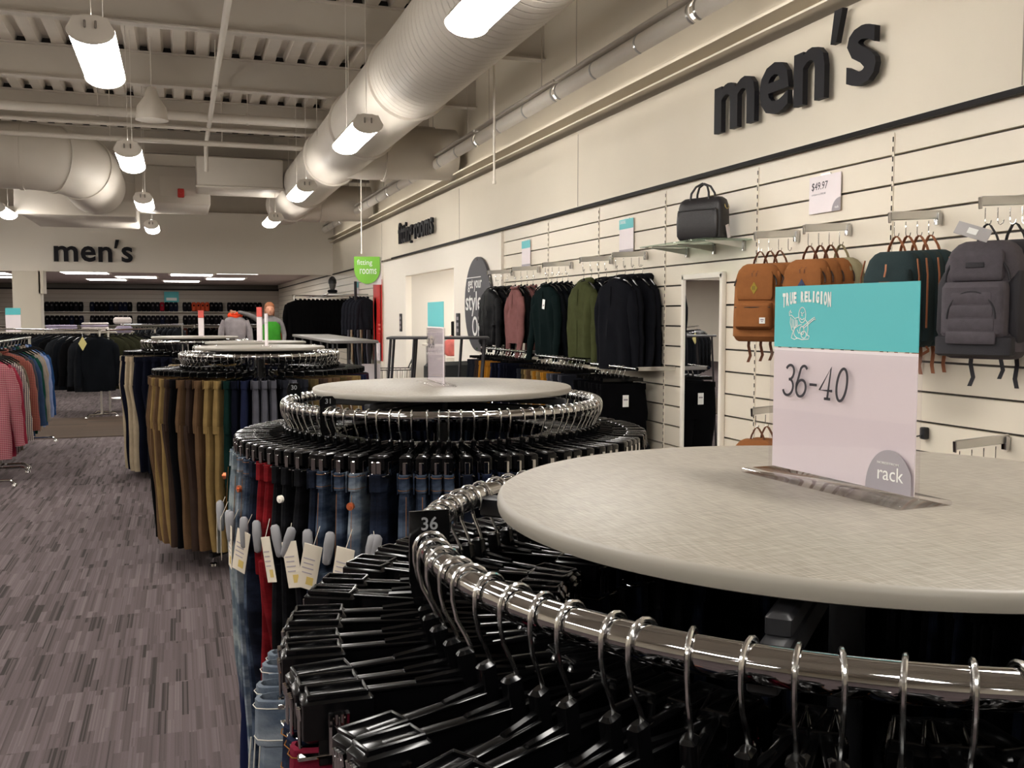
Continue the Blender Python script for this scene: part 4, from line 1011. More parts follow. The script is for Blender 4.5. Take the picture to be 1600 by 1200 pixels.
t = thing('price_tag', 'white price card on the front of the black trousers by the mirror', 'price tag', (3.2, 6.70, .80)); q = MB(); q.rbox((0, 0, 0), (.05, .002, .09), .001); q.build('card', white_ink, t); q = MB(); q.box((0, -.0015, .01), (.035, .0006, .012)); q.build('print', grey_ink, t)

# mirror
t = thing('wall_mirror', 'tall white framed mirror fixed to the slatwall left of the brown backpacks', 'mirror', (WX - 0.02, 6.14, 1.03))
q = MB()
for s in (-1, 1): q.rbox((0, s * .27, 0), (.036, .035, 1.42), .004)
q.rbox((0, 0, .70), (.036, .57, .04), .004); q.rbox((0, 0, -.70), (.036, .57, .04), .004); q.build('frame', white_m, t)
q = MB(); q.box((-0.004, 0, 0), (.006, .52, 1.38)); q.build('glass', mirror_m, t, smooth=0)

# glass shelf and briefcase
SZ = 1.945
t = thing('glass_shelf', 'glass shelf on chrome brackets holding the black briefcase', 'shelf', (WX, 6.01, SZ))
q = MB(); q.rbox((-0.18, 0, 0), (0.35, 0.94, 0.009), 0.002); q.build('glass', glass_m, t)
for y in (-0.38, 0.0, 0.38):
    q = MB(); q.loft([[(-0.005, y + e, -0.005), (-0.30, y + e, -0.005), (-0.30, y + e, -0.012), (-0.03, y + e, -0.05), (-0.005, y + e, -0.06)] for e in (-.0025, .0025)]); q.build('bracket', satin, t)
    q = MB(); q.rbox((-0.012, y, -0.035), (0.02, 0.026, 0.07), .003); q.build('bracket_plate', chrome, t)
leather = mat('black_leather', rgb(30, 27, 29), .42, bump=.25, bscale=180)
t = thing('briefcase', 'black soft briefcase with looped handles standing on the glass shelf', 'bag', (3.33, 5.80, SZ + .006), ANG(-66))
q = MB(); q.loft([sring(0, 0, z, a, b, 28, .42) for z, a, b in ((0, .165, .05), (.012, .178, .062), (.1, .182, .068), (.22, .178, .064), (.262, .165, .055), (.28, .14, .035))]); q.build('body', leather, t)
q = MB(); q.loft([sring(0, -.066, z, a, b, 24, .42) for z, a, b in ((.01, .15, .008), (.03, .162, .018), (.12, .165, .02), (.19, .16, .016), (.2, .15, .006))]); pk = q.build('front_pocket', leather, t)
q = MB(); q.tube([(-.15, -.078, .197), (0, -.083, .2), (.15, -.078, .197)], .004, 6); q.build('flap_edge', blk_matte, pk)
for y in (-.045, .03):
    q = MB(); q.tube([(-.075, y, .255), (-.07, y * .9, .31), (-.045, y * .5, .355), (0, y * .3, .375), (.045, y * .5, .355), (.07, y * .9, .31), (.075, y, .255)], .0075, 8); q.build('handle', leather, t)
q = MB(); q.tube([(.184, -.02, .225), (.19, -.02, .205), (.188, 0, .196), (.19, .02, .205), (.184, .02, .225)], .003, 6); q.build('strap_ring', mat('brass', rgb(190, 170, 110), .3, 1), t)
q = MB(); q.rbox((.192, .01, .05), (.002, .035, .09), .001, rx=.3); q.build('price_tag', card_m, t)

# price and brand cards on the slatwall
def wall_card(label, y, z, w, h, parts):
    t = thing('wall_sign', label, 'sign', (WX - .012, y, z))
    q = MB(); q.rbox((0, 0, 0), (.004, w, h), .001); q.build('card', card_m, t, smooth=0)
    q = MB(); q.rbox((0.006, 0, h / 2 + .004), (.01, w * .3, .012), .002); q.build('clip', satin, t)
    for kind, a, b, c, d, m_ in parts:
        if kind == 'panel': q = MB(); q.box((-.0025, -a, b), (.001, c, d)); q.build('colour_band', m_, t, smooth=0)
        else: text(kind, 'print', m_, t, frame((-.003, -a, b), (0, -1, 0), (0, 0, 1)), w=c, h=d, ext=.0005, shear=.1)
    return t
wall_card('white card reading 49.97 above the brown backpacks', 4.785, 2.15, .29, .215, [('$49.97', -.045, .022, .15, .05, ink_m), ('compare at $90.00', -.055, -.005, .13, .014, grey_ink)])
q = MB(); q.prism([(.145, -.1075)] + [(.145 - .075 * math.sin(a), -.1075 + .075 * math.cos(a) * 1.0) for a in [PI / 2 * k / 10 for k in range(11)]], -.001, .001)
q.M = Matrix.Identity(4)
tt = [o for o in bpy.data.objects if o.get('label') == 'white card reading 49.97 above the brown backpacks'][0]
o = q.build('grey_badge', mat('badge_grey', rgb(160, 154, 160), .6), tt, smooth=0); o.rotation_euler = (0, 0, -PI / 2); o.location = (-.0025, 0, 0)
text('rack', 'print', white_ink, tt, frame((-.0042, -.115, -.092), (0, -1, 0), (0, 0, 1)), w=.035, ext=.0004)
for y, lab in ((7.42, 'portrait card with a teal top reading DIESEL over the navy parkas'), (9.9, 'portrait card with teal top over the pink sweaters')):
    wall_card(lab, y, 2.10, .27, .30, [('panel', 0, .11, .27, .08, teal_m), ('panel', 0, -.125, .27, .05, mat('badge_grey', rgb(160, 154, 160), .6))] + ([('DIESEL', -.06, .115, .11, .025, white_ink)] if y < 8 else []))
t = thing('wall_hook', 'small black hook on the slatwall right of the 36-40 sign', 'hook', (WX, 3.93, .86)); q = MB(); q.rbox((-.02, 0, 0), (.03, .035, .06), .004); q.build('plate', blk_matte, t); q = MB(); q.tube([(-.03, 0, -.01), (-.07, 0, -.015), (-.08, 0, .005)], .004, 6); q.build('peg', blk_matte, t)

# ---------------------------------------------------------------- backpacks
def backpack(name, m, w, h, d, loopm, style, trimm=None, dark=None):
    """hangs from its loop: origin at the hook, front towards -y"""
    t = thing(name, 'x', 'backpack'); top = -0.075
    prof = [(0, .50, .45), (-.012, .66, .62), (-.04, .82, .80), (-.10, .95, .95), (-.30 * h / .45, 1.0, 1.0), (-.42 * h / .45, 1.0, 1.05), (-h + .03, .97, 1.0), (-h + .008, .88, .85), (-h, .78, .7)]
    q = MB(); q.loft([sring(0, .0, top + z, w / 2 * a, d / 2 * b, 32, .55, .0012, 3) for z, a, b in prof]); q.build('body', m, t)
    def panel(nm, x0, zt, zb, ww, depth, mm, p=.4, bulge=1.0, parent=t, yoff=0.0):
        n = 10; R = []
        for i in range(n + 1):
            u = i / n; z = zt + (zb - zt) * u; k = min(1, math.sin(PI * min(max(u, .03), .97)) * 3.2) if bulge else 1
            R.append(sring(x0, -d / 2 * 1.0 - yoff, z, ww / 2 * (.9 + .1 * k), depth * (.35 + .65 * k), 20, p))
        q = MB(); q.loft(R); return q.build(nm, mm, parent)
    # top loop
    q = MB(); q.ribbon([(-.045, .01, top - .01), (-.035, .005, top + .025), (-.012, 0, top + .066), (0, 0, top + .074), (.012, 0, top + .066), (.035, .005, top + .025), (.045, .01, top - .01)], .022, .003, (0, 1, 0)); q.build('top_loop', loopm, t)
    # shoulder straps behind and dangling ends
    for s in (-1, 1):
        q = MB(); q.ribbon([(s * .05, d / 2 + .0, top - .01), (s * .075, d / 2 + .022, top - .1), (s * .09, d / 2 + .03, top - .25), (s * .1, d / 2 + .012, top - h + .06)], .055, .012, (1, 0, 0)); q.build('shoulder_strap', dark or m, t)
        q = MB(); q.ribbon([(s * .09, d / 2 + .01, top - h + .05), (s * .098, d / 2 + .012, top - h - .03), (s * .088, d / 2 + .02, top - h - .09), (s * .1, d / 2 + .012, top - h - .13)], .018, .003, (1, 0, 0)); q.build('webbing_end', loopm, t)
    zm = mat('zip_tape', rgb(40, 34, 30), .6)
    arcz = [(w * .40 * math.cos(a), -d / 2 * .80 - .004 * 0 - .006, top - .15 + .115 * math.sin(a)) for a in [PI * k / 16 for k in range(17)]]
    if style == 'brown':
        q = MB(); q.tube([(w * .43 * math.cos(a), -d * .40 + .02 - .03 * (1 - max(0, math.sin(a))), top - .13 + .10 * math.sin(a)) for a in [PI * k / 18 for k in range(19)]], .0045, 6); z_ = q.build('zipper', dark or zm, t)
        panel('top_panel', 0, top - .05, top - h * .46, w * .74, .012, m)
        pk = panel('front_pocket', 0, top - h * .50, top - h + .075, w * .74, .045, m)
        q = MB(); q.tube([(-w * .36, -d / 2 - .035, top - h * .56), (0, -d / 2 - .047, top - h * .56), (w * .36, -d / 2 - .035, top - h * .56)], .003, 6); q.build('pocket_zip', dark or zm, pk)
        q = MB(); q.rbox((w * .22, -d / 2 - .046, top - h + .125), (.035, .003, .035), .001); q.cur = 1; q.box((w * .22, -d / 2 - .048, top - h + .13), (.02, .001, .007)); q.box((w * .22, -d / 2 - .048, top - h + .119), (.012, .001, .005)); q.build('woven_label', [white_ink, grey_ink], pk)
        q = MB(); q.prism([(0, .036), (.022, 0), (0, -.036), (-.022, 0)], -d / 2 - .016, -d / 2 - .010); q.cur = 1
        for s in (-1, 1): q.rbox((s * .005, -d / 2 - .0168, 0), (.003, .001, .022), .0005)
        o = q.build('diamond_patch', [trimm, zm], t, smooth=0); o.location = (0, 0, top - .145)
        for s in (-1, 1): q = MB(); q.ribbon([(s * .012, -d / 2 + .01, top - .045), (s * .014, -d / 2 - .012, top - .058), (s * .012, -d / 2 - .014, top - .078)], .006, .002, (1, 0, 0)); q.build('zip_pull', loopm, t)
    elif style == 'green':
        panel('front_pocket', 0, top - .09, top - h + .06, w * .78, .04, m)
        q = MB(); q.rbox((0.0, -d / 2 - .042, top - .165), (.055, .003, .036), .004); q.build('leather_patch', loopm, t)
        for s in (-1, 1):
            q = MB(); q.ribbon([(s * w * .44, -d * .36, top - .04), (s * w * .49, -d * .42, top - .12), (s * w * .5, -d * .45, top - h * .8)], .012, .003, (0, 1, 0)); q.build('piping', loopm, t)
        q = MB(); q.ribbon([(.0, -d / 2 - .03, top - .065), (.006, -d / 2 - .045, top - .095), (.0, -d / 2 - .046, top - .125)], .008, .003, (1, 0, 0)); q.build('zip_pull', loopm, t)
        q = MB(); q.ribbon([(-w * .5, -d * .3, top - h * .72), (-w * .3, -d / 2 - .04, top - h * .78), (w * .1, -d / 2 - .06, top - h * .84), (w * .3, -d / 2 - .05, top - h * .9), (w * .36, -d * .45, top - h - .02), (w * .2, -d * .3, top - h - .04)], .014, .003, (0, 0, 1)); q.build('compression_strap', loopm, t)
    else:
        panel('upper_panel', 0, top - .045, top - .17, w * .66, .020, m)
        mid = panel('front_pocket', 0, top - .175, top - h + .085, w * .80, .052, m)
        for k in range(4):
            zc = top - .245 - k * .055
            q = MB(); q.loft([sring(0, -d / 2 - .048, zc + dz, w * (.25 + .02 * k) * (.94 + .06 * kk), .007 * kk, 18, .4) for dz, kk in ((.025, .5), (.018, .92), (0, 1), (-.018, .92), (-.025, .5))]); q.build('padded_rib', m, mid)
        panel('bottom_panel', 0, top - h + .10, top - h + .012, w * .96, .04, dark)
        q = MB(); q.tube([(w * .30 * math.cos(a) , -d / 2 - .050, top - .33 + .115 * math.sin(a) * (1 if math.sin(a) > 0 else 0) - (0 if math.sin(a) > 0 else 0)) for a in [PI * k / 16 for k in range(17)]], .0045, 6); q.build('pocket_zip', dark, t)
        q = MB(); q.tube([(w * .40 * math.cos(a), -d / 2 - .012 * math.sin(a) + .005, top - .17 + .12 * math.sin(a)) for a in [PI * k / 16 for k in range(17)]], .006, 6); q.build('zipper', dark, t)
        for s in (-1, 1):
            q = MB(); q.loft([sring(s * w * .44, -d * .12, z, .03 * k, d * .33 * k, 16, .6) for z, k in ((top - .13, .5), (top - .18, 1), (top - h + .12, 1.05), (top - h + .07, .6))]); q.build('side_pocket', dark, t)
        q = MB(); q.rbox((0, -d / 2 - .022, top - .105), (.075, .004, .022), .003); q.build('woven_label', dark, t)
    return t
brown = mat('brown_canvas', rgb(142, 90, 50), .85, var=.06, vscale=30, bump=.3, bscale=300, spec=.2)
brown_d = mat('brown_webbing', rgb(112, 68, 44), .8); beige = mat('beige_canvas', rgb(150, 140, 110), .85, var=.05, bump=.3, bscale=300)
pine = mat('pine_canvas', rgb(24, 44, 47), .85, var=.08, bump=.3, bscale=300); orange_l = mat('orange_leather', rgb(160, 96, 58), .6)
grey_n = mat('heather_nylon', rgb(76, 70, 76), .8, var=.10, vscale=40, bump=.3, bscale=400); grey_d = mat('dark_nylon', rgb(38, 36, 42), .7, bump=.3, bscale=400)
choc = mat('dark_lining', rgb(60, 42, 36), .8)
B = {}
B['a'] = backpack('brown_backpack', brown, .30, .46, .15, brown_d, 'brown', mat('olive_diamond', rgb(150, 128, 30), .7))
B['b'] = backpack('brown_backpack', brown, .29, .44, .15, brown_d, 'brown', mat('navy_diamond', rgb(44, 56, 92), .7), choc)
B['c'] = backpack('beige_backpack', beige, .28, .42, .13, beige, 'brown', mat('navy_diamond', rgb(44, 56, 92), .7), choc)
B['g'] = backpack('green_backpack', pine, .29, .46, .15, orange_l, 'green', dark=pine)
B['k'] = backpack('grey_backpack', grey_n, .33, .50, .20, grey_d, 'grey', dark=grey_d)
B['d'] = backpack('dark_backpack', grey_d, .32, .48, .18, grey_d, 'grey', dark=blk_matte)
BU = set()
def packs(y, z, items, swivel, gap=.068, grp='backpacks on the wall arms'):
    for k, (kind, lab) in enumerate(items):
        x = -.275 + gap * k
        sw_ = swivel - .12 * min(k, 1)
        place(B[kind], BU, (WX - .005 + x, y - .016, z - .02 + x * .06 - .068), -PI / 2 + sw_, lab, grp)
packs(5.04, ZA, [('a', 'front brown backpack with olive diamond and white label, right of the mirror'), ('a', 'second brown backpack, half hidden behind the front one by the mirror'), ('a', 'third brown backpack, closest to the wall by the mirror')], .62)
packs(4.56, ZA, [('b', 'brown backpack with a blue diamond patch behind the teal sign header'), ('b', 'brown backpack just right of the blue diamond one'), ('b', 'brown backpack next to the beige one'), ('c', 'beige backpack at the wall end of the brown row')], .50)
packs(3.88, ZA, [('g', 'dark green backpack with orange patch, foremost above the sign'), ('g', 'second dark green backpack with orange loop'), ('g', 'third dark green backpack with orange piping'), ('g', 'dark green backpack closest to the wall')], .45)
packs(3.32, ZA + .01, [('k', 'large grey ribbed backpack at the right edge of the picture'), ('d', 'black backpack behind the large grey one at the right edge')], .42, gap=.15)
packs(5.04, .885, [('a', 'low brown backpack peeking over the table top, left one'), ('a', 'low brown backpack peeking over the table top, right one')], .62)
t = thing('swing_tag', 'clear plastic swing tag on the grey backpack loop', 'tag', (3.2, 3.29, 1.80), -PI / 2 + .5); q = MB(); q.rbox((.02, -.12, -.005), (.14, .003, .055), .001, ry=.35, rx=-.3); q.build('sleeve', mat('frosted_plastic', rgb(176, 172, 172), .35), t); q = MB(); q.box((.02, -.123, -.004), (.04, .002, .025), ry=.35, rx=-.3); q.build('label_card', white_ink, t)

# ---------------------------------------------------------------- fitting room front
t = thing('oval_sign', 'round dark wall sign reading get your style ON beside the fitting rooms', 'sign', (WX - .03, 11.62, 1.59))
q = MB(); n = 48
q.loft([[(x, .56 * math.cos(2 * PI * k / n), .585 * math.sin(2 * PI * k / n)) for k in range(n)] for x in (-.012, .012)]); q.build('disc', mat('slate_board', rgb(62, 60, 66), .45), t)
q = MB(); q.box((-.014, .17, .335), (.002, .66, .010)); q.build('white_rule', white_ink, t)
for s_, y, z, w_, h_ in (('get your', -.10, .155, .60, .16), ('style', -.16, -.15, .68, .31), ('ON', .02, -.40, .46, .25)):
    text(s_, 'print', white_ink, t, frame((-.0135, -y, z), (0, -1, 0), (0, 0, 1)), w=w_, h=h_, ext=.002, off=.006)
for z in (.55, -.55): q = MB(); q.cyl((-.012, 0, z), (-.02, 0, z), .012, 10); q.build('screw', chrome, t)
t = thing('hanging_sign', 'green fitting rooms sign hanging from a white rod', 'sign', (2.38, 12.95, 2.06), ANG(-14))
grn = mat('lime_sign', rgb(124, 190, 62), .5); n = 20
q = MB(); q.prism([(.17, .17), (-.17, .17)] + [(-.17 * math.cos(a), .0 - .19 * math.sin(a)) for a in [PI * k / n for k in range(n + 1)]][0:], -.006, .006); q.build('panel', grn, t, smooth=0)
text('fitting', 'print', white_ink, t, frame((-.03, -.007, .04), (1, 0, 0), (0, 0, 1)), w=.2, h=.09, ext=.001); text('rooms', 'print', white_ink, t, frame((.015, -.007, -.06), (1, 0, 0), (0, 0, 1)), w=.22, h=.07, ext=.001)
q = MB(); q.box((.08, .012, -.02), (.22, .004, .36)); q.build('backing_card', card_m, t)
t = thing('banner', 'tall red banner beside the fitting room opening', 'banner', (WX - .04, 18.05, 1.36)); q = MB(); q.rbox((0, 0, 0), (.02, .78, 1.5), .004); q.build('panel', mat('banner_red', rgb(192, 30, 26), .5), t)
q = MB(); q.loft([[(-.013, .18 + a * math.cos(2 * PI * k / 14), z + .0 * k + .02 * math.sin(2 * PI * k / 14)) for k in range(14)] for z, a in ((.42, .02), (.3, .12), (.1, .13), (-.1, .07), (-.4, .05), (-.66, .06), (-.7, .03))]); q.build('dark_figure_print', ink_m, t)
for k, z in enumerate((-.08, -.16, -.24)): q = MB(); q.box((-.012, -.2, z), (.003, .26 - .05 * (k % 2), .035 if k < 2 else .012)); q.build('print', mat('banner_print', rgb(226, 120, 110), .5), t)
t = thing('brochure_holder', 'small white brochure holder at the foot of the red banner', 'holder', (WX - .08, 17.85, .78)); q = MB(); q.rbox((0, 0, 0), (.05, .22, .34), .01); q.build('box', card_m, t); q = MB(); q.rbox((-.01, 0, .14), (.02, .18, .12), .003); q.build('brochures', grey_ink, t)
for y, lab in ((16.2, 'small black framed notice left of the fitting room opening'), (12.62, 'small black framed notice right of the fitting room opening')):
    t = thing('wall_notice', lab, 'sign', (WX - .01, y, 1.33)); q = MB(); q.rbox((0, 0, 0), (.012, .17, .30), .003); q.build('frame', blk_matte, t); q = MB()
    for k in range(3): q.box((-.008, 0, .08 - .08 * k), (.002, .09, .045))
    q.build('print', grey_ink, t)
# inside the alcove
t = thing('attendant_desk', 'grey attendant desk panel inside the fitting room alcove', 'desk', (WX + .5, 15.0, 0)); q = MB(); q.rbox((0, 0, .48), (.5, 1.0, .96), .01); q.build('panel', mat('desk_grey', rgb(150, 146, 140), .6), t); q = MB(); q.rbox((0, 0, .98), (.6, 1.1, .04), .008); q.build('desk_top', white_m, t)
t = thing('display_monitor', 'black monitor on the attendant desk in the alcove', 'monitor', (WX + .55, 14.35, 1.0), ANG(-30)); q = MB(); q.rbox((0, 0, .22), (.36, .05, .28), .01); q.build('screen', blk, t); q = MB(); q.cyl((0, 0, 0), (0, 0, .1), .02, 10); q.lathe([(.09, 0), (.09, .012)], n=16); q.build('stand', blk_matte, t)
t = thing('metal_frame', 'thin grey metal frame standing in the alcove behind the desk', 'frame', (WX + .9, 14.6, 0)); q = MB(); q.tube([(0, .6, 0), (0, .6, 1.32), (0, -.9, 1.32), (0, -.9, 0)], .018, 8); q.build('tubing', satin, t)
t = thing('wall_decal', 'dark half round sign on the alcove wall behind the teal counter sign', 'sign', (WX + .6, 12.88, 1.56)); q = MB(); q.loft([[(a * math.cos(PI * k / 20), y, -a * .8 * math.sin(PI * k / 20)) for k in range(21)] for y, a in ((0, .45), (.03, .45))]); q.build('disc', letter_m, t); q = MB(); q.box((0, .034, -.12), (.4, .004, .04)); q.build('print', white_ink, t)
pinkm = cloth('salmon', rgb(232, 128, 120))
t = thing('pink_bag', 'rounded salmon pink bag on the alcove counter', 'bag', (WX + .2, 13.75, .86)); q = MB(); q.sphere((0, 0, .12), (.13, .2, .13), 18, 10); q.build('body', pinkm, t); q = MB(); q.tube([(0, -.08, .22), (0, -.05, .29), (0, .05, .29), (0, .08, .22)], .008, 6); q.build('handle', pinkm, t)
t = thing('alcove_counter', 'low white counter at the front of the alcove', 'counter', (WX + .25, 13.8, 0)); q = MB(); q.rbox((0, 0, .43), (.4, .7, .86), .01); q.build('cabinet', white_m, t); q = MB(); q.rbox((-.205, 0, .45), (.012, .62, .7), .004); q.build('door', white_m, t)

# ---------------------------------------------------------------- black steel tables between the racks and the wall
steel = mat('gunmetal', rgb(52, 50, 54), .45); top_g = mat('grey_table_top', rgb(112, 108, 104), .5)
def steel_table(label, cx, cy, rz, L, Wd, H, topm, posts=4, lean=0.05, thick=.03):
    t = thing('steel_table', label, 'table', (cx, cy, 0), rz)
    q = MB(); q.rbox((0, 0, H - thick / 2), (L, Wd, thick), .004); q.build('table_top', topm, t)
    for i in range(posts):
        x = -L / 2 + .04 + (L - .08) * i / (posts - 1)
        for s in (-1, 1):
            q = MB(); q.tube([(x, s * (Wd / 2 - .03), H - thick), (x - lean, s * (Wd / 2 - .03), 0.0)], .013, 4); q.build('leg', steel, t)
    q = MB(); q.rbox((-.02, 0, .22), (L - .1, Wd - .08, .02), .004); q.build('lower_shelf', steel, t)
    return t
steel_table('long grey topped steel table behind the round racks, left one', 1.72, 11.9, ANG(90), 3.6, .5, 1.19, top_g, posts=5)
steel_table('black steel frame table just behind the second round rack', 2.32, 8.95, ANG(-16), .95, .5, 1.25, steel, posts=5, lean=.09, thick=.02)
def bench(label, x, y, rz, L):
    t = thing('upholstered_bench', label, 'bench', (x, y, 0), rz)
    f = mat('grey_vinyl', rgb(64, 66, 66), .5)
    q = MB(); q.rbox((0, 0, .45), (L, .5, .14), .04); q.build('seat', f, t)
    q = MB(); q.rbox((0, .24, .72), (L, .1, .42), .04); q.build('backrest', f, t)
    for s in (-1, 1): q = MB(); q.tube([(s * L / 2, -.2, 0), (s * L / 2, -.2, .62), (s * L / 2, -.12, .68), (s * L / 2, .2, .68), (s * L / 2, .26, .62), (s * L / 2, .26, 0)], .016, 10); q.build('arm_leg', chrome, t)
    return t
bench('dark grey padded bench with chrome arms in front of the alcove', 2.95, 10.9, ANG(200), 1.0)
t = thing('wire_basket_cart', 'chrome wire basket cart behind the second round rack', 'cart', (2.1, 10.6, 0), ANG(-10))
q = MB(); x0, x1, y0, y1, z0, z1 = -.32, .32, -.22, .22, .62, .86
for z in (z0, z1): q.tube([(x0, y0, z), (x1, y0, z), (x1, y1, z), (x0, y1, z)], .006, 6, closed=True)
for i in range(13):
    x = x0 + (x1 - x0) * i / 12; q.tube([(x, y0, z1), (x * .97, y0, z0), (x * .97, y1, z0), (x, y1, z1)], .003, 5)
q.build('basket', wire_m, t)
for s in (-1, 1):
    q = MB(); q.tube([(s * .3, -.2, z1), (s * .34, -.1, .96), (s * .34, .1, .96), (s * .3, .2, z1)], .009, 8); q.build('handle', wire_m, t)
    for s2 in (-1, 1): q = MB(); q.cyl((s * .3, s2 * .2, .03), (s * .28, s2 * .2, .62), .009, 8); q.build('leg', wire_m, t)
q = MB(); q.rbox((-.12, -.226, .80), (.2, .004, .26), .001); q.build('price_card', card_m, t)

# ---------------------------------------------------------------- left side: shirts and dark jackets
def straight_rack(label, a, b, z, double=False):
    a = Vector(a); b = Vector(b); mid = (a + b) / 2; d = b - a; L = d.length; t = thing('clothes_rack', label, 'clothes rack', (mid.x, mid.y, 0), math.atan2(d.y, d.x))
    q = MB(); q.cyl((-L / 2, 0, z), (L / 2, 0, z), .014, 12); q.build('rail', chrome, t)
    for s in (-1, 1):
        q = MB(); q.cyl((s * (L / 2 - .04), 0, .05), (s * (L / 2 - .04), 0, z), .014, 10); p = q.build('upright', satin, t)
        q = MB(); q.tube([(s * (L / 2 - .04), -.24, .02), (s * (L / 2 - .04), -.2, .05), (s * (L / 2 - .04), .2, .05), (s * (L / 2 - .04), .24, .02)], .012, 8); q.lathe([(.008, .03), (.022, .014), (.024, 0)], (s * (L / 2 - .04), -.24, 0), 12); q.lathe([(.008, .03), (.022, .014), (.024, 0)], (s * (L / 2 - .04), .24, 0), 12); q.build('foot', chrome, p)
    return t
sh = [('pink_plaid', plaid('plaid_pink', rgb(120, 34, 54), rgb(160, 70, 84), rgb(190, 150, 150)), 'pink checked shirt at the left edge, nearest'),
      ('rose', cloth('rose', rgb(150, 48, 66)), 'solid rose shirt at the left edge'),
      ('plaid1', plaid('plaid_red', rgb(60, 18, 38), rgb(150, 132, 130), rgb(90, 28, 50)), 'burgundy and white checked shirt on the left rack'),
      ('plaid2', plaid('plaid_cream', rgb(60, 54, 66), rgb(200, 190, 168), rgb(90, 70, 84)), 'cream and black checked shirt on the left rack'),
      ('olive', cloth('moss', rgb(96, 86, 72)), 'brown grey shirt between the checked shirts'),
      ('plaid3', plaid('plaid_orange', rgb(118, 40, 34), rgb(140, 84, 60), rgb(40, 26, 34)), 'orange red plaid shirt on the left rack'),
      ('dark', plaid('plaid_dark', rgb(26, 26, 34), rgb(40, 38, 46), rgb(56, 44, 46)), 'dark plaid shirt on the left rack'),
      ('denim', cloth('chambray', rgb(52, 68, 96)), 'chambray blue shirt on the left rack'),
      ('green', cloth('emerald', rgb(20, 66, 54)), 'emerald green shirt behind the chambray one'),
      ('grey', cloth('stone', rgb(132, 122, 112)), 'stone grey shirt with rolled cuffs on the left rack'),
      ('tan', cloth('taupe', rgb(140, 124, 108)), 'taupe shirt behind the stone grey one'),
      ('blue', cloth('sky', rgb(120, 134, 168)), 'pale blue shirt draped high at the end of the left rack'),
      ('blue2', cloth('cobalt', rgb(38, 70, 116)), 'cobalt blue shirt with one sleeve showing at the far end of the left rack')]
straight_rack('chrome straight rack of bright shirts at the left edge', (-1.62, 10.1), (-1.62, 12.3), 1.20)
straight_rack('second chrome shirt rack at the left edge, nearer the aisle', (-1.60, 9.1), (-1.60, 9.95), 1.18)
for i, (k, m_, lab) in enumerate(sh):
    o = make_jacket(20 + i, m_, 'shirt', 'shirt', L=.86, sw=.23, d=.03, sl=.66, detail=1)
    if i < 5: loc = (-1.60, 9.2 + .15 * i, 1.18)
    else: loc = (-1.62, 10.3 + .22 * (i - 5), 1.20)
    o.location = loc; o.rotation_euler = (0, 0, .25 - .03 * i); o['label'] = lab
    hang(loc, .25 - .03 * i, 'hanger carrying the %s' % ' '.join(lab.split()[:4]), 'hangers on the left shirt racks')
JB = [make_jacket(40, jm['char'], 'sport_coat', 'jacket', L=.78, sw=.23, d=.05), make_jacket(41, jm['ink'], 'sport_coat', 'jacket', L=.76, sw=.23, d=.05), make_jacket(42, jm['black'], 'sport_coat', 'jacket', L=.78, sw=.23, d=.05), make_jacket(43, cloth('dark_olive', rgb(52, 52, 36)), 'sport_coat', 'jacket', L=.76, sw=.23, d=.05)]
straight_rack('straight rack of dark jackets behind the shirts, on the far carpet', (-2.75, 17.2), (-1.05, 14.9), 1.24)
straight_rack('rack end arm carrying olive jackets left of the cream trousers', (-1.0, 15.2), (-0.35, 16.4), 1.24)
JBU = set()
for i in range(14):
    u = i / 13; loc = (-2.65 + 1.55 * u, 17.05 - 2.1 * u, 1.24); k = (0, 1, 2)[i % 3]
    place(JB[k], JBU, loc, .10, 'dark jacket on the far left rack, %s from its left end' % nth(i), 'dark jackets on the far left rack')
    hang(loc, .10, 'hanger of the %s dark jacket on the far left rack' % nth(i), 'hangers on the far left rack')
for i in range(7):
    u = i / 6; loc = (-.97 + .55 * u, 15.3 + 1.0 * u, 1.24)
    place(JB[3 if i < 4 else 2], JBU, loc, -.15, '%s jacket right of the dark jackets, %s back from the front' % ('olive' if i < 4 else 'black', nth(i)), 'jackets on the short far arm')
    hang(loc, -.15, 'hanger on the short far rack arm, %s back from the front' % nth(i), 'hangers on the short far arm')
t = thing('jacket_patch', 'yellow diamond card pinned on the front dark jacket', 'card', (-1.28, 14.72, 1.06)); q = MB(); q.prism([(0, .10), (.055, 0), (0, -.10), (-.055, 0)], 0, .004); q.build('card', mat('pale_yellow', rgb(196, 184, 120), .6), t, smooth=0); q = MB(); q.cyl((0, 0, .09), (0, .02, .14), .002, 5); q.build('string', white_ink, t)

# rack top with folded shirts and spinner behind the dark jackets
def fold_stack(label, x, y, z, cols, w=.3):
    for i, c in enumerate(cols):
        o = MB().rbox((0, 0, .02), (w, .24, .038), .015).build('folded_shirt', c, None, loc=(x + .01 * (i % 2), y, z + .041 * i), rz=.1 * math.sin(i * 3))
        tag(o, '%s, %s from the bottom' % (label, nth(i)), 'shirt', 'folded shirts on the far rack tops')
lil = cloth('lilac', rgb(168, 158, 180)); wht = cloth('white', rgb(214, 204, 200))
def flat_table(label, x, y, w, d, h, m_=top_g):
    t = thing('display_table', label, 'table', (x, y, 0)); q = MB(); q.rbox((0, 0, h - .015), (w, d, .03), .004); q.build('table_top', m_, t)
    for a in (-1, 1):
        for b_ in (-1, 1): q = MB(); q.cyl((a * (w / 2 - .05), b_ * (d / 2 - .05), 0), (a * (w / 2 - .05), b_ * (d / 2 - .05), h - .03), .016, 8); q.build('leg', satin, t)
    return t
flat_table('display table of folded pale shirts behind the dark jackets', -2.0, 19.2, 2.4, .8, 1.16, lam_m)
fold_stack('lilac and white folded shirt left on the far table', -2.0, 19.1, 1.16, [wht, lil, lil], .5)
fold_stack('white folded shirt right on the far table', -1.45, 19.1, 1.16, [wht, wht, lil, wht], .45)
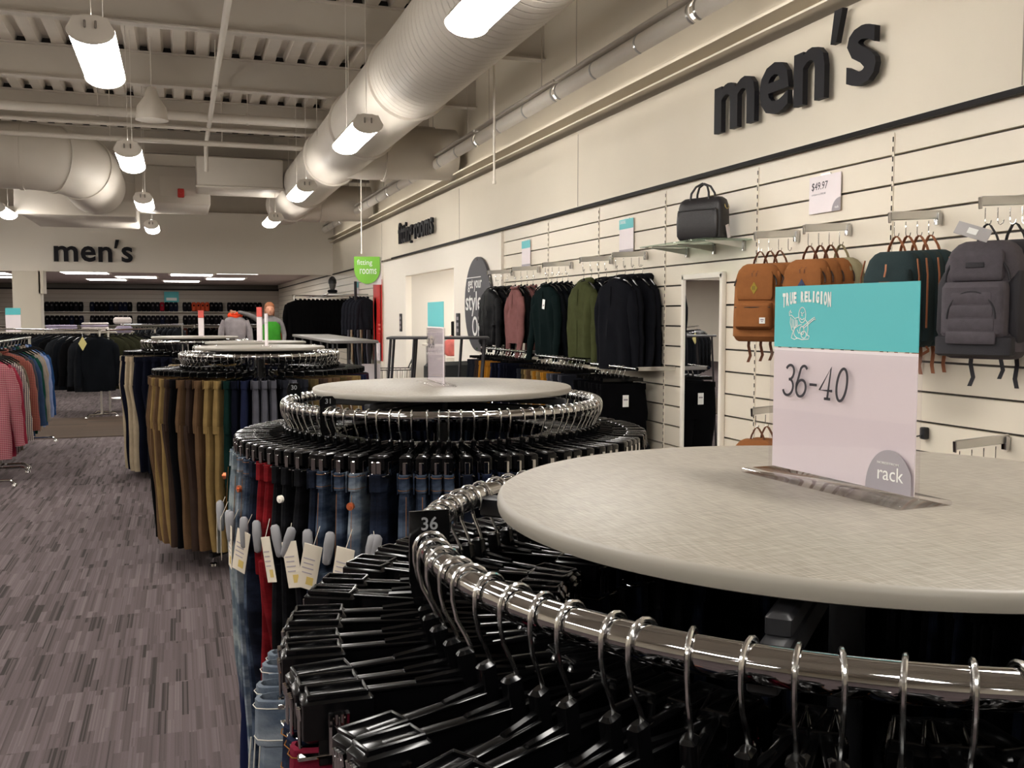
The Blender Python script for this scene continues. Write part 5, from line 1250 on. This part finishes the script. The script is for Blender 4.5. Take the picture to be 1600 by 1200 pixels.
small_sign('teal and white sign on the far display table by the column', -2.75, 18.95, 1.16, 0, .24, .42, teal_m)
t = thing('sock_spinner', 'slim stand of pale packaged socks right of the far jackets', 'stand', (-.93, 18.2, 0)); q = MB(); q.cyl((0, 0, 0), (0, 0, 1.42), .02, 10); q.lathe([(.22, 0), (.22, .02), (.03, .03)], n=20); q.build('post', satin, t)
for k in range(6): q = MB(); q.rbox((.02 * (k % 2), -.06, 1.36 - .15 * k), (.3 - .03 * (k % 3), .09, .12), .03); q.build('sock_pack', (wht, lil)[k % 3 == 1], t)
# low racks of dark clothes in the middle distance
for i, (x0, x1, y, m_, lab) in enumerate(((.3, 2.2, 24.6, jm['black'], 'black coats on the middle far rack'), (-1.4, .1, 26.5, jm['char'], 'charcoal coats on the left far rack'), (2.2, 3.2, 27.5, cloth('rust', rgb(120, 62, 30)), 'rust brown coats on the right far rack'))):
    straight_rack('straight rack holding the %s' % lab, (x0, y), (x1, y), 1.22)
    p = make_jacket(60 + i, m_, 'coat', 'coat', L=.9, sw=.22, d=.05, detail=1); pu = set()
    n = int((x1 - x0) / .13)
    for k in range(n): place(p, pu, (x0 + .08 + .13 * k, y, 1.22), .9, '%s, %s from the left end' % (lab, nth(k)), lab)
# black coats hung high on the right wall by the fitting rooms
wall_rail('high chrome rail carrying black coats beyond the red banner', 2.75, 19.2, 22.4, 1.86)
cu = set(); pc = make_jacket(70, jm['black'], 'overcoat', 'coat', L=.95, sw=.27, d=.06); pg = make_jacket(71, cloth('graphite', rgb(46, 48, 56)), 'knit_sweater', 'sweater', L=.6, sw=.2, d=.04)
for i in range(13):
    loc = (2.16 + .0 * i + (.08 * i if i < 7 else .56 + .03 * (i - 7)), 19.4 - .0 * i + (.05 * i), 1.84)
    place(pc, cu, (2.2 + .085 * i, 19.3 + .03 * i, 1.84), .35, 'black overcoat beyond the tables, %s from the left' % nth(i), 'black coats by the red banner')
for i in range(5):
    place(pg, cu, (3.16 + .06 * i, 18.75 - .02 * i, 1.88), .5, 'graphite sweater left of the black post, %s from the left' % nth(i), 'sweaters by the red banner')
straight_rack('straight chrome rack under the row of black overcoats', (2.1, 19.45), (3.4, 19.75), 1.84)
for i in range(7):
    o = pants_proto(('slate', 'cream', 'coal')[i % 3], name='trousers', cat='trousers', detail=0, radial=False, L=.8)
    o.location = (3.1 + .06 * i, 18.7, 1.3); o.rotation_euler = (0, 0, 1.2); o['label'] = 'trousers under the graphite sweaters, %s from the left' % nth(i); o['group'] = 'trousers under the graphite sweaters'
t = thing('black_post', 'slim black upright post left of the red banner', 'post', (WX - .35, 18.65, 0)); q = MB(); q.rbox((0, 0, 1.05), (.05, .05, 2.1), .005); q.build('upright', blk_matte, t); q = MB(); q.rbox((0, 0, .01), (.3, .3, .02), .004); q.build('base', blk_matte, t)
# head forms
def head_form(label, x, y, z, beanie):
    t = thing('head_form', label, 'mannequin head', (x, y, z)); hm = mat('head_form_grey', rgb(92, 90, 88), .5)
    q = MB(); q.loft([sring(0, dy, zz, a, b_, 20, .95) for zz, a, b_, dy in ((0, .13, .09, 0), (.03, .15, .10, 0), (.08, .10, .08, 0), (.12, .052, .055, 0), (.17, .052, .056, 0), (.20, .062, .078, -.012), (.25, .074, .092, -.01), (.31, .078, .098, 0), (.37, .07, .09, .005), (.41, .04, .05, .01))]); q.add([(0, -.118, .255), (-.014, -.09, .25), (.014, -.09, .25), (0, -.092, .29)], [(0, 1, 3), (0, 3, 2), (0, 2, 1)]); q.build('bust', hm, t)
    q = MB(); q.loft([sring(0, dy, zz, a, b_, 20, .95, .001) for zz, a, b_, dy in ((.285, .088, .107, 0), (.32, .09, .108, 0), (.37, .084, .10, .003), (.42, .055, .065, .008), (.45, .015, .018, .01))]); q.build('beanie' if beanie else 'cap', blk_matte if beanie else jm['navy'], t)
    q = MB(); q.tube([(.075 * math.cos(2 * PI * k / 12), .075 * math.sin(2 * PI * k / 12), .12) for k in range(12)], .035, 8, closed=True); q.build('scarf', jm['char'], t)
    return t
head_form('grey mannequin head in a black knit beanie above the black coats', 3.2, 21.6, 1.86, True)
t = thing('wall_shelf', 'white shelf on the far right wall under the mannequin head', 'shelf', (3.35, 21.6, 1.85)); q = MB(); q.rbox((0, 0, -.015), (.4, .9, .02), .003); q.build('board', white_m, t); q = MB(); q.rbox((.15, .3, -.07), (.1, .02, .1), .002); q.rbox((.15, -.3, -.07), (.1, .02, .1), .002); q.build('bracket', satin, t)
wall_card('small teal topped card on the far slatwall above the graphite sweaters', 20.4, 1.98, .34, .36, [('panel', 0, .11, .34, .12, teal_m)])
# deep shelf with white boxes on the far right wall
t = thing('wall_shelf', 'long white shelf on the far right wall beyond the coats', 'shelf', (3.3, 30.0, 1.5)); q = MB(); q.rbox((0, 0, 0), (.45, 3.0, .04), .004); q.build('board', white_m, t); q = MB(); q.rbox((.1, 1.0, -.08), (.2, .03, .14), .003); q.rbox((.1, -1.0, -.08), (.2, .03, .14), .003); q.build('bracket', satin, t)
for i in range(3):
    o = MB().rbox((0, 0, .12), (.3, .4, .22), .01).build('storage_box', card_m, None, loc=(3.28, 29.2 + .6 * i, 1.525)); tag(o, 'white box on the far right shelf, %s from the near end' % nth(i), 'box', 'white boxes on the far right shelf')

# ---------------------------------------------------------------- rear wall merchandise: packages on pegs
pkm = [cloth('pack_black', rgb(20, 19, 22)), cloth('pack_charcoal', rgb(34, 32, 36)), cloth('pack_navy', rgb(28, 32, 50)), cloth('pack_red', rgb(150, 34, 48)), cloth('pack_orange', rgb(190, 78, 50)), cloth('pack_grey', rgb(96, 92, 92)), cloth('pack_brown', rgb(80, 44, 36))]
def shoe_pack(m_):
    t = thing('shoe', 'x', 'shoe')
    q = MB(); q.loft([sring(0, dy, z, a, b_, 14, .7) for z, a, b_, dy in ((0, .05, .05, 0), (-.04, .075, .07, 0), (-.14, .085, .08, 0), (-.25, .08, .1, -.02), (-.31, .075, .12, -.03), (-.33, .06, .1, -.03))]); q.build('upper', m_, t)
    q = MB(); q.rbox((0, -.03, -.335), (.15, .24, .02), .008); q.build('sole', blk_matte, t)
    q = MB(); q.rbox((0, -.1, -.12), (.05, .03, .06), .01); q.build('tongue_label', pkm[5] if m_ is not pkm[4] else pkm[0], t)
    return t
SP = [shoe_pack(m_) for m_ in pkm]; SU = set()
groups = [(-7.4, 6), (-4.5, 9), (-2.9, 9), (-1.35, 9), (.2, 9), (1.75, 8)]
for row, z in enumerate((1.93, 1.45, 1.0)):
    for gi, (gx, n) in enumerate(groups):
        for k in range(n):
            c = random.Random(row * 100 + gi * 10 + k).choice([0, 0, 0, 1, 1, 2])
            if row == 0 and gi == 3 and k == 5: c = 3
            if row == 0 and gi == 4 and k in (2, 3, 4, 5): c = 4
            if gi == 0: c = 6
            if row == 2 and gi >= 4: c = random.Random(k).choice([0, 6, 6])
            place(SP[c], SU, (gx + .155 * k, 37.36, z), 0, '%s shoe on the rear wall, %s row, %s bay, %s from the left' % (('black', 'charcoal', 'navy', 'red', 'orange tongued', 'grey', 'brown')[c], ('top', 'middle', 'bottom')[row], ORD[gi], nth(k)), 'shoes on the rear wall')
for row, z in enumerate((1.58, 1.10, .65)):
    o = MB().rbox((0, 0, 0), (10.2, .28, .025), .004).build('shoe_shelf', white_m, None, loc=(-2.6, 37.38, z)); tag(o, 'long white shoe shelf on the rear wall, %s one' % ('top', 'middle', 'bottom')[row], 'shelf', 'shoe shelves on the rear wall')
t = thing('wall_sign', 'teal and white card high on the rear wall', 'sign', (-.25, 37.5, 2.12)); q = MB(); q.rbox((0, 0, 0), (.5, .02, .38), .004); q.build('card', teal_m, t); q = MB(); q.box((0, -.012, -.08), (.36, .004, .1)); q.build('print', white_ink, t)

# ---------------------------------------------------------------- shopper and grey jacket on a torso form
skin = mat('skin', rgb(196, 140, 112), .55); hairm = mat('auburn_hair', rgb(140, 84, 50), .7, bump=.6, bscale=120, stretch=(1, 1, .2)); gsl = cloth('grey_sleeve', rgb(128, 124, 124)); grv = cloth('bright_green', rgb(66, 150, 50))
def skin_mesh(name, nodes, edges, m_, parent=None, sub=2, root=0):
    me = bpy.data.meshes.new(name); me.from_pydata([n[0] for n in nodes], edges, [])
    o = bpy.data.objects.new(name, me); C.objects.link(o)
    bpy.context.view_layer.objects.active = o
    sk = o.modifiers.new('s', 'SKIN'); sk.use_smooth_shade = True
    for i, n in enumerate(nodes):
        r = n[1] if isinstance(n[1], tuple) else (n[1], n[1]); me.skin_vertices[0].data[i].radius = r
    me.skin_vertices[0].data[root].use_root = True
    s2 = o.modifiers.new('d', 'SUBSURF'); s2.levels = sub; s2.render_levels = sub
    bpy.context.view_layer.update()
    ev = o.evaluated_get(bpy.context.evaluated_depsgraph_get()); m2 = bpy.data.meshes.new_from_object(ev)
    bpy.data.objects.remove(o)
    m2.materials.clear(); m2.materials.append(m_)
    for p in m2.polygons: p.use_smooth = True
    o = bpy.data.objects.new(name, m2); C.objects.link(o)
    if parent is not None: o.parent = parent
    return o
PX, PY = 1.55, 17.9
per = thing('person', 'person in grey sleeves and a green apron reaching left behind the rack tops', 'person', (PX, PY, 0))
body_nodes = [((0, 0, .90), .13), ((0, 0, 1.08), .12), ((0, 0, 1.25), .14), ((0, -.01, 1.36), .11), ((-.01, -.01, 1.42), .055), ((-.02, -.02, 1.47), .055),
   ((-.16, 0, 1.33), .06), ((-.34, -.10, 1.44), .045), ((-.52, -.2, 1.50), .034), ((-.58, -.22, 1.51), .03),
   ((.17, 0, 1.33), .06), ((.23, -.03, 1.10), .045), ((.2, -.18, .96), .034), ((.19, -.24, .95), .028),
   ((-.09, 0, .84), .09), ((-.10, -.01, .48), .062), ((-.10, .02, .09), .042), ((-.10, -.11, .04), .035), ((.09, 0, .84), .09), ((.10, -.02, .48), .062), ((.11, .02, .09), .042), ((.11, -.11, .04), .035)]
body_edges = [(0, 1), (1, 2), (2, 3), (3, 4), (4, 5), (3, 6), (6, 7), (7, 8), (8, 9), (3, 10), (10, 11), (11, 12), (12, 13), (0, 14), (14, 15), (15, 16), (16, 17), (0, 18), (18, 19), (19, 20), (20, 21)]
skin_mesh('body', body_nodes, body_edges, gsl, per)
q = MB(); q.loft([sring(-.02, dy, z, a, b_, 20, .95) for z, a, b_, dy in ((1.44, .03, .035, -.02), (1.46, .05, .07, -.03), (1.50, .066, .088, -.025), (1.56, .074, .095, -.015), (1.61, .07, .09, -.01), (1.65, .05, .065, 0), (1.665, .02, .025, 0))])
q.sphere((-.02, -.118, 1.535), (.011, .016, .018), 8, 6)
for s in (-1, 1): q.sphere((-.02 + s * .074, -.01, 1.545), (.01, .018, .026), 8, 6)
hd = q.build('head', skin, per)
q = MB()
for s in (-1, 1): q.sphere((-.02 + s * .028, -.098, 1.565), (.011, .007, .006), 8, 6)
q.build('eyes', blk, hd); q = MB(); q.sphere((-.02, -.106, 1.495), (.024, .006, .006), 10, 6); q.build('mouth', mat('lips', rgb(160, 80, 76), .5), hd)
q = MB(); q.loft([sring(-.02, dy, z, a, b_, 20, .95, .002, 4) for z, a, b_, dy in ((1.42, .075, .05, .05), (1.50, .088, .07, .04), (1.57, .09, .085, .022), (1.62, .087, .096, .0), (1.66, .07, .08, 0), (1.69, .03, .035, .0))]); q.build('hair', hairm, per)
q = MB(); q.loft([sring(0, 0, z, a, b_, 24, .8, .003, 2) for z, a, b_ in ((.62, .21, .15), (.9, .19, .15), (1.1, .165, .14), (1.25, .17, .155), (1.34, .12, .12))]); q.build('apron', grv, per)
for sx, hx, hy, hz, dr in ((-1, -.60, -.23, 1.515, -1), (1, .19, -.27, .945, 0)):
    nodes = [((hx, hy, hz), (.03, .016)), ((hx + (-.05 if dr else 0), hy - (.01 if dr else .05), hz), (.034, .014))]; ed = [(0, 1)]
    bx, by, bz = nodes[1][0]
    for k in range(5):
        o_ = (k - 1.5) * .017; L_ = (.06, .072, .076, .066, .045)[k]
        if k == 4: st_ = (hx + (-.01 if dr else -.0), hy, hz); a1 = (st_[0] - (.02 if dr else .03), st_[1] - .025, st_[2] - .02); a2 = (a1[0] - (.02 if dr else 0), a1[1] - .02, a1[2] - .012)
        elif dr: a1 = (bx - L_ * .55, by + .004, bz + o_); a2 = (bx - L_ * .9, by + .006 - .022, bz + o_ * 1.1)
        else: a1 = (bx + o_, by - L_ * .55, bz - .004); a2 = (bx + o_ * 1.1, by - L_ * .9, bz - .024)
        n0_ = len(nodes); nodes += [(a1, .0085), (a2, .0075)]; ed += [((0 if k == 4 else 1), n0_), (n0_, n0_ + 1)]
    skin_mesh('hand', nodes, ed, skin, per, 1)
t = thing('torso_form', 'grey hooded jacket with orange lining on a stand at the left of the person', 'mannequin', (.93, 17.8, 0))
q = MB(); q.cyl((0, 0, 0), (0, 0, .9), .02, 10); q.lathe([(.2, 0), (.2, .02), (.03, .03)], n=20); q.build('stand', satin, t)
q = MB(); q.loft([sring(0, 0, z, a, b_, 24, .85, .004, 3) for z, a, b_ in ((.8, .17, .12), (1.0, .165, .12), (1.2, .19, .13), (1.34, .2, .12), (1.40, .15, .1), (1.45, .08, .07))]); q.build('jacket_body', cloth('light_grey', rgb(150, 142, 144)), t)
for s in (-1, 1): q = MB(); q.tube([(s * .17, 0, 1.36), (s * .23, 0, 1.2), (s * .25, -.03, 1.0), (s * .24, -.08, .82)], [.06, .06, .052, .042], 12); q.build('sleeve', cloth('light_grey', rgb(150, 142, 144)), t)
q = MB(); q.tube([(.10 * math.cos(a), .06 * math.sin(a), 1.45 + .03 * math.sin(a)) for a in [2 * PI * k / 14 for k in range(14)]], .035, 8, closed=True); q.build('hood_lining', cloth('hot_orange', rgb(228, 72, 40)), t)

def attach(t, label_start):
    """make a small thing a part of the garment it is pinned to"""
    par = [o for o in bpy.data.objects if o.parent is None and str(o.get('label', '')).startswith(label_start)][0]
    M = Matrix.LocRotScale(par.location, par.rotation_euler, par.scale).inverted() @ Matrix.LocRotScale(t.location, t.rotation_euler, t.scale)
    t.parent = par; t.location, q_, _s = M.decompose(); t.rotation_euler = q_.to_euler()
    del t['category']
attach([o for o in bpy.data.objects if o.name.startswith('jacket_patch')][0], 'dark jacket on the far left rack, fourteenth')
attach([o for o in bpy.data.objects if str(o.get('label')).startswith('white price card on the front of the black trousers')][0], 'black trousers on the near low wall rail, first')
# drop prototypes that found no place
for o in [o for o in bpy.data.objects if o.get('label') == 'x' and o.parent is None]:
    for c in [o] + list(o.children_recursive): bpy.data.objects.remove(c)
